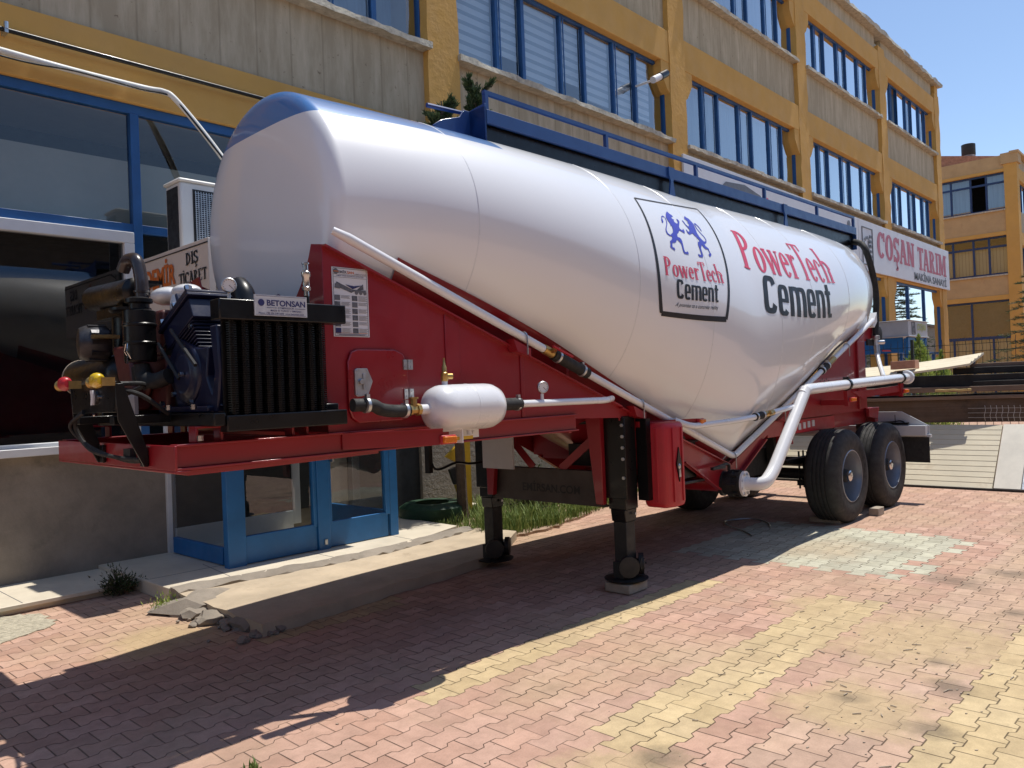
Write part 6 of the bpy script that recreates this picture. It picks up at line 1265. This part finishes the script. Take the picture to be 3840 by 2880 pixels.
part(MB().lathe([(.058, 0), (.085, .0), (.092, .02), (.092, .04), (.08, .06), (.04, .075)], (11.2, 3.405, 1.62), (1, .017, .023), 30), "end_cap", m_white, dpo)
for x in (9.05, 10.95):
    z = 1.545+(x-8.0)*.0234; y = 3.35+(x-8)*.0172
    part(MB().lathe([(.058, -.025), (.069, -.022), (.069, .022), (.058, .025)], (x, y, z), (1, .017, .023), 24, False).box(x-.02, x+.02, y-.03, y+.03, z+.064, z+.085), "pipe_clamp", m_black, T_)
    part(MB().prism([(x-.05, z-.07), (x+.05, z-.07), (x+.03, z-.24), (x-.03, z-.24)], 'Y', y-.02, y+.02).bar((x, y+.02, z-.2), (x, 3.66, z-.2), .05, .06), "pipe_bracket", m_red, T_); marker((x+.03, y-.045, z-.17), (-.2, -1, 0))
part(MB().prism([(9.3, 1.48), (10.9, 1.52), (10.9, 1.44), (9.6, 1.40)], 'Y', 3.40, 3.42), "pipe_bracket", m_red, T_)

# --- rear hose and pneumatic fittings
part(MB().tube(smoothpath([(11.08, 3.97, 3.50), (10.92, 3.80, 3.42), (10.88, 3.72, 3.26), (11.0, 3.70, 2.98), (11.07, 3.70, 2.70), (11.02, 3.70, 2.40), (10.97, 3.69, 2.16)], 8), .040, 18), "black_hose", m_rubber, T_, "thick black hose hanging at the tank rear")
part(MB().lathe([(.042, 0), (.046, .002), (.046, .05), (.042, .052)], (10.97, 3.69, 2.14), (0, 0, 1), 20), "hose_clamp", m_zinc, T_)
part(MB().tube([(10.97, 3.69, 2.14), (10.95, 3.68, 1.95), (10.80, 3.60, 1.80), (10.45, 3.44, 1.64)], .029, 16), "down_pipe", m_white, T_); part(MB().cyl((10.965, 3.685, 2.06), (10.955, 3.675, 1.93), .038, n=14).cyl((10.96, 3.68, 2.10), (11.05, 3.62, 2.10), .028), "ball_valve", m_zinc, T_)
part(MB().bar((10.98, 3.62, 1.985), (11.22, 3.60, 1.985), .014, .02), "valve_handle", m_redplastic, T_)
part(MB().prism([(10.3, 2.20), (11.2, 2.36), (11.2, 2.20), (10.3, 2.04)], 'Y', 3.74, 3.76), "rear_bracket", m_red, T_); part(MB().lathe([(.02, 0), (.10, 0), (.10, .03), (.06, .04)], (11.18, 3.74, 2.22), (0, -1, 0), 24).box(10.75, 11.0, 3.72, 3.745, 2.06, 2.14), "rubber_disc", m_rubber, T_)
part(MB().prism([(10.55, 2.30), (10.72, 2.48), (10.72, 2.36), (10.62, 2.28)], 'Y', 3.58, 3.66).prism([(10.2, 2.25), (10.6, 2.44), (10.6, 2.28)], 'Y', 3.66, 3.67), "pipe_end_bracket", m_white, T_)

# --- landing legs
def landing_leg(y, near):
    s_ = -1 if near else 1; x = 5.26
    o = part(MB().box(x-.085, x+.085, y-.085, y+.085, .66, 1.41).prism([(x-.085, .66), (x+.085, .66), (x+.07, .56), (x-.07, .56)], 'Y', y-.07, y+.07).box(x-.10, x-.086, y-.11, y+.11, .75, 1.40), "landing_leg", m_black, T_, "near black landing leg" if near else "far black landing leg", bevel=0.006)
    z0 = .10 if near else .075
    part(MB().box(x-.062, x+.062, y-.062, y+.062, z0+.05, .56), "inner_leg", m_blackmat, o, bevel=0.005)
    ft = MB().lathe([(.001, 0), (.17, 0), (.18, .012), (.15, .02), (.001, .024)], (x, y, z0-.01), (0, 0, 1), 28)
    for sx in (-1, 1): ft.prism([(x+sx*.085-.02+.0, z0+.01), (x+sx*.085+.02, z0+.01), (x+sx*.085+.02, z0+.14), (x+sx*.085-.02, z0+.14)], 'Y', y-.05, y+.05).lathe([(.03, 0), (.085, .005), (.085, .045), (.03, .05)], (x+sx*.07, y-.07, z0+.11), (sx*.6, -.8, 0), 24)
    part(ft, "foot", m_blackmat, o)
    if near: part(MB().lathe([(.02, 0), (.055, 0), (.055, .01), (.02, .012)], (x+.04, y-.125, z0+.12), (.3, -1, 0), 20).bolts([(x+.04+.04*math.cos(a), y-.135, z0+.12+.04*math.sin(a)) for a in (0, 1.25, 2.5, 3.75, 5)], (.3, -1, 0), .008, .01), "foot_washer", m_blackmat, o)
    islands(MB().bolts([(x-.1, y+s_*.0-.09, 1.34-.09*k) for k in range(4)]+[(x-.1, y-.09, .92)], (-1, 0, 0), .014, .012).bolts([(x+.03, y-.086, .62)], (0, -1, 0), .012, .012), "bolt", m_zinc, o)
    part(MB().prism([(y-s_*.09, 1.48), (y-s_*.25, 1.48), (y-s_*.165, .70), (y-s_*.09, .70)], 'X', x-.15, x-.102).prism([(x-.15, 1.5), (x+.12, 1.5), (x+.12, 1.38), (x-.15, 1.38)], 'Y', y-s_*.10-.006, y-s_*.10+.006), "leg_bracket", m_red, T_, bevel=0.004)
    return o
landing_leg(3.74, True); landing_leg(5.26, False)
part(MB().box(5.18, 5.20, 3.86, 5.14, .68, .945).box(5.18, 5.26, 3.86, 5.14, .668, .68).box(5.18, 5.26, 3.86, 5.14, .945, .957), "cross_beam", M("brown_black_steel", (0.055,0.045,0.038), .6, var=.2), T_, "dark cross beam with cut out lettering between the legs")
t = MB(); put(t, norm_shape(font_shape("EMİRSAN.COM", 0.02)), (5.178, 4.78, .755), (0, -.66, 0), (0, 0, .095), .002); part(t, "cut_out_lettering", m_ink_black, T_, smooth=0)
part(MB().bar((5.2, 5.08, 1.36), (5.2, 4.66, .96), .07, .012, (1, 0, 0)).bar((5.2, 3.90, 1.28), (5.2, 4.34, .96), .07, .012, (1, 0, 0)), "diagonal_brace", m_red, T_)
part(MB().cyl((5.26, 3.83, 1.36), (5.26, 5.18, 1.36), .02), "winding_shaft", m_black, T_)
part(MB().tube(smoothpath([(5.1, 5.08, 1.02), (4.95, 5.2, 1.0), (4.8, 5.24, 1.02), (4.6, 5.3, .98), (4.55, 5.32, 1.2)], 6), .012, 8).box(4.52, 4.56, 5.28, 5.34, .95, 1.2), "crank_handle", m_black, T_)
part(MB().box(5.0, 5.02, 4.72, 5.1, .96, 1.32), "grey_plate", m_lightgrey, T_); part(MB().box(5.5, 5.7, 4.2, 4.5, .96, 1.15), "black_box", m_blackmat, T_)
hl = MB()
for k in range(6): hl.box(5.9, 5.905, 4.05+.14*k, 4.13+.14*k, 1.13-.01*k, 1.25-.01*k)
part(MB().box(5.905, 5.92, 3.7, 5.3, 1.0, 1.33), "perforated_plate", m_red, T_); islands(hl, "plate_slot", m_lightgrey, T_)
# red extinguisher case
exb = MB(); cpz = [(5.42, 3.64), (5.42, 3.46), (5.44, 3.43), (5.55, 3.40), (5.67, 3.41), (5.70, 3.44), (5.71, 3.62), (5.70, 3.64)]
exb.rings([[(x, y, z) for x, y in [((px_-5.56)*k+5.56, (py_-3.54)*k+3.54) for px_, py_ in cpz]] for z, k in ((.655, .86), (.68, .97), (.70, 1), (1.29, 1), (1.32, .97), (1.345, .86))])
ex = part(exb, "extinguisher_case", m_redplastic, T_, "red moulded extinguisher case", bevel=0.012)
part(MB().box(5.414, 5.43, 3.50, 3.53, .70, 1.30).box(5.50, 5.512, 3.400, 3.414, .70, 1.30).box(5.62, 5.632, 3.395, 3.412, .70, 1.30), "moulded_rib", m_redplastic, ex, bevel=0.004)
part(MB().prism([(5.565, .86), (5.60, 1.0), (5.565, 1.14), (5.53, 1.0)], 'Y', 3.390, 3.402), "diamond_window", m_black, ex); part(MB().sphere((5.565, 3.392, .985), .02, 10, (1, .3, 1.2)).prism([(5.55, .90), (5.58, .90), (5.572, .96), (5.556, .96)], 'Y', 3.386, 3.3895), "extinguisher_inside", m_zinc, ex)
part(MB().box(5.36, 5.42, 3.56, 3.66, .72, 1.38), "case_bracket", m_black, T_)
part(MB().bar((5.35, 3.64, 1.335), (6.05, 3.50, 1.325), .035, .045), "marker_bracket", m_red, T_); marker((6.07, 3.48, 1.32), (.1, -1, 0))
part(MB().box(6.02, 6.34, 3.70, 3.98, .80, 1.12).box(6.0, 6.36, 3.68, 4.0, 1.12, 1.14).cyl((6.15, 3.72, 1.18), (6.15, 3.94, 1.18), .06).box(5.98, 6.42, 3.66, 4.06, .76, .79), "battery_box", m_black, T_, bevel=0.01)
part(MB().tube([(6.08, 3.70, 1.22), (6.12, 3.70, 1.27), (6.18, 3.72, 1.27)], .016, 8), "valve_elbow", m_alum, T_)

# --- rear running gear
rg_ = MB().box(7.8, 10.75, 3.72, 3.84, 1.05, 1.22).box(7.8, 10.75, 5.16, 5.28, 1.05, 1.22).box(10.60, 10.72, 3.62, 5.38, 1.06, 1.25).prism([(10.36, 1.25), (10.72, 1.25), (10.66, 1.10), (10.36, 1.14)], 'Y', 3.60, 3.64)
part(rg_, "rear_chassis", m_red, T_, bevel=0.004)
sus = MB()
for x in (9.14, 10.47): sus.cyl((x, 3.6, .53), (x, 5.4, .53), .065)
for y in (3.92, 5.08):
    for x in (8.35, 9.8, 11.0): sus.prism([(x-.12, 1.05), (x+.12, 1.05), (x+.07, .72), (x-.07, .72)], 'Y', y-.05, y+.05)
    for xa in (9.14, 10.47):
        for k in range(5): sus.bar((xa-.58+.06*k, y, .70-.012*k+.03), (xa+.58-.06*k, y, .70-.012*k+.03), .08, .018)
        for sx in (-.06, .06): sus.cyl((xa+sx, y-.05, .36), (xa+sx, y-.05, .8), .012, n=6); sus.cyl((xa+sx, y+.05, .36), (xa+sx, y+.05, .8), .012, n=6)
        sus.box(xa-.09, xa+.09, y-.07, y+.07, .40, .46)
sus.cyl((7.9, 4.2, .95), (7.9, 4.9, .95), .15).box(7.75, 8.5, 4.0, 5.0, .62, .9)
part(sus, "suspension", m_blackmat, T_)
pp2 = MB().box(8.2, 9.5, 3.70, 3.71, 1.06, 1.20); part(pp2, "slotted_plate", m_redplastic, T_)
sl2 = MB()
for k in range(6): sl2.box(8.25+.12*k, 8.31+.12*k, 3.69, 3.70, 1.08+.006*k, 1.15+.006*k)
islands(sl2, "plate_slot", m_lightgrey, T_); islands(MB().bolts([(9.05+.06*k, 3.665, 1.62+(.02 if k % 2 else 0)) for k in range(5)], (0, -1, 0), .012, .002), "rivet_hole", m_blackmat, T_)
RT = .53
def wheel(x, ys, s_, first=None):
    if first:
        o = first.copy(); COL.objects.link(o); o.parent = T_
        for c_ in first.children: d_ = c_.copy(); COL.objects.link(d_); d_.parent = o
        return o
    # s_=-1: outer face towards -y at ys
    ax = (0, -s_, 0); tw_ = .375
    prof = [(.292, .012), (.33, .0), (.40, -.006), (.455, .0), (.495, .018), (.512, .036), (.524, .055), (.53, .085)]
    full = []
    for r_, h in prof: full.append((r_, h))
    for g0 in (.115, .16, .205, .25):
        full += [(.53, g0-.008), (.518, g0-.005), (.518, g0+.005), (.53, g0+.008)]
    full += [(r_, tw_-h) for r_, h in prof[::-1]]
    o = part(MB().lathe(full, (x, ys, RT), ax, 72, False), "wheel", m_tyre, T_, None, smooth=28)
    rim = MB().lathe([(.300, .012), (.292, .004), (.284, .006), (.280, .03), (.268, .06), (.258, .16), (.245, .20), (.20, .222), (.14, .215), (.08, .215)], (x, ys, RT), ax, 56, False)
    part(rim, "rim", m_zinc if False else M("silver_rim_paint", (0.20,0.22,0.26), .38, metal=.5, coat=.4, var=.06), o)
    A = Vector(ax); c0 = Vector((x, ys, RT))
    hb2 = MB().lathe([(.12, .215), (.12, .17), (.10, .15), (.085, .145), (.075, .07), (.06, .055), (.055, .03), (.02, .026), (.001, .026)], c0, ax, 28); part(hb2, "hub", m_blackmat, o); part(MB().lathe([(.062, .05), (.062, .03), (.05, .02), (.02, .018), (.001, .018)], c0, ax, 24, False), "hub_cap", m_chrome, o)
    nt2 = MB()
    for k in range(10): a = R(36*k); nt2.cyl(c0+A*.216+Vector((math.cos(a)*.165, 0, math.sin(a)*.165)), c0+A*.185+Vector((math.cos(a)*.165, 0, math.sin(a)*.165)), .015, n=6)
    islands(nt2, "wheel_nut", m_zinc, o)
    sw = MB().add(*(lambda s0: ([c0+A*(-.0072)+Vector((math.cos(R(60)-R(70)*v[0])*(.345+.06*v[1]), 0, math.sin(R(60)-R(70)*v[0])*(.345+.06*v[1]))) for v in s0[0]], s0[1]))(cut_shape(norm_shape(font_shape("385/65 R22.5", .01)), 12, 1))); part(sw, "sidewall_lettering", m_rubber, o, recalc=False)
    return o
w1 = wheel(9.14, 3.37, -1); w2 = wheel(0, 0, -1, w1); w2.location = (1.33, 0, 0)
w3 = wheel(9.14, 5.63, 1); w4 = wheel(0, 0, 1, w3); w4.location = (1.33, 0, 0)
# --- rear bumper and mud flap
bp = MB().prism([(3.12, .985), (3.12, .855), (5.88, .855), (5.88, .985), (5.55, 1.17), (3.45, 1.17)], 'X', 11.10, 11.11).box(11.0, 11.10, 3.14, 5.86, .86, .99).box(11.06, 11.12, 3.10, 5.90, .835, .875)
bump_ = part(bp, "rear_bumper", m_lightgrey, T_, "white rear bumper plate", bevel=0.003)
for y0 in (3.12, 5.1): part(MB().box(11.06, 11.075, y0, y0+.78, .51, .845), "mud_flap", m_rubber, T_)
part(MB().lathe([(.04, 0), (.052, .01), (.052, .12), (.03, .13)], (11.085, 3.62, .925), (.1, -1, 0), 18).box(11.0, 11.06, 3.35, 3.7, 1.0, 1.03).tube(smoothpath([(11.05, 3.95, 1.02), (11.05, 3.6, 1.035), (11.04, 3.45, 1.05), (11.05, 3.4, 1.02)], 5), .010, 6).cyl((11.05, 3.52, 1.03), (11.05, 3.52, 1.13), .005, n=6), "tail_valve", m_black, bump_)
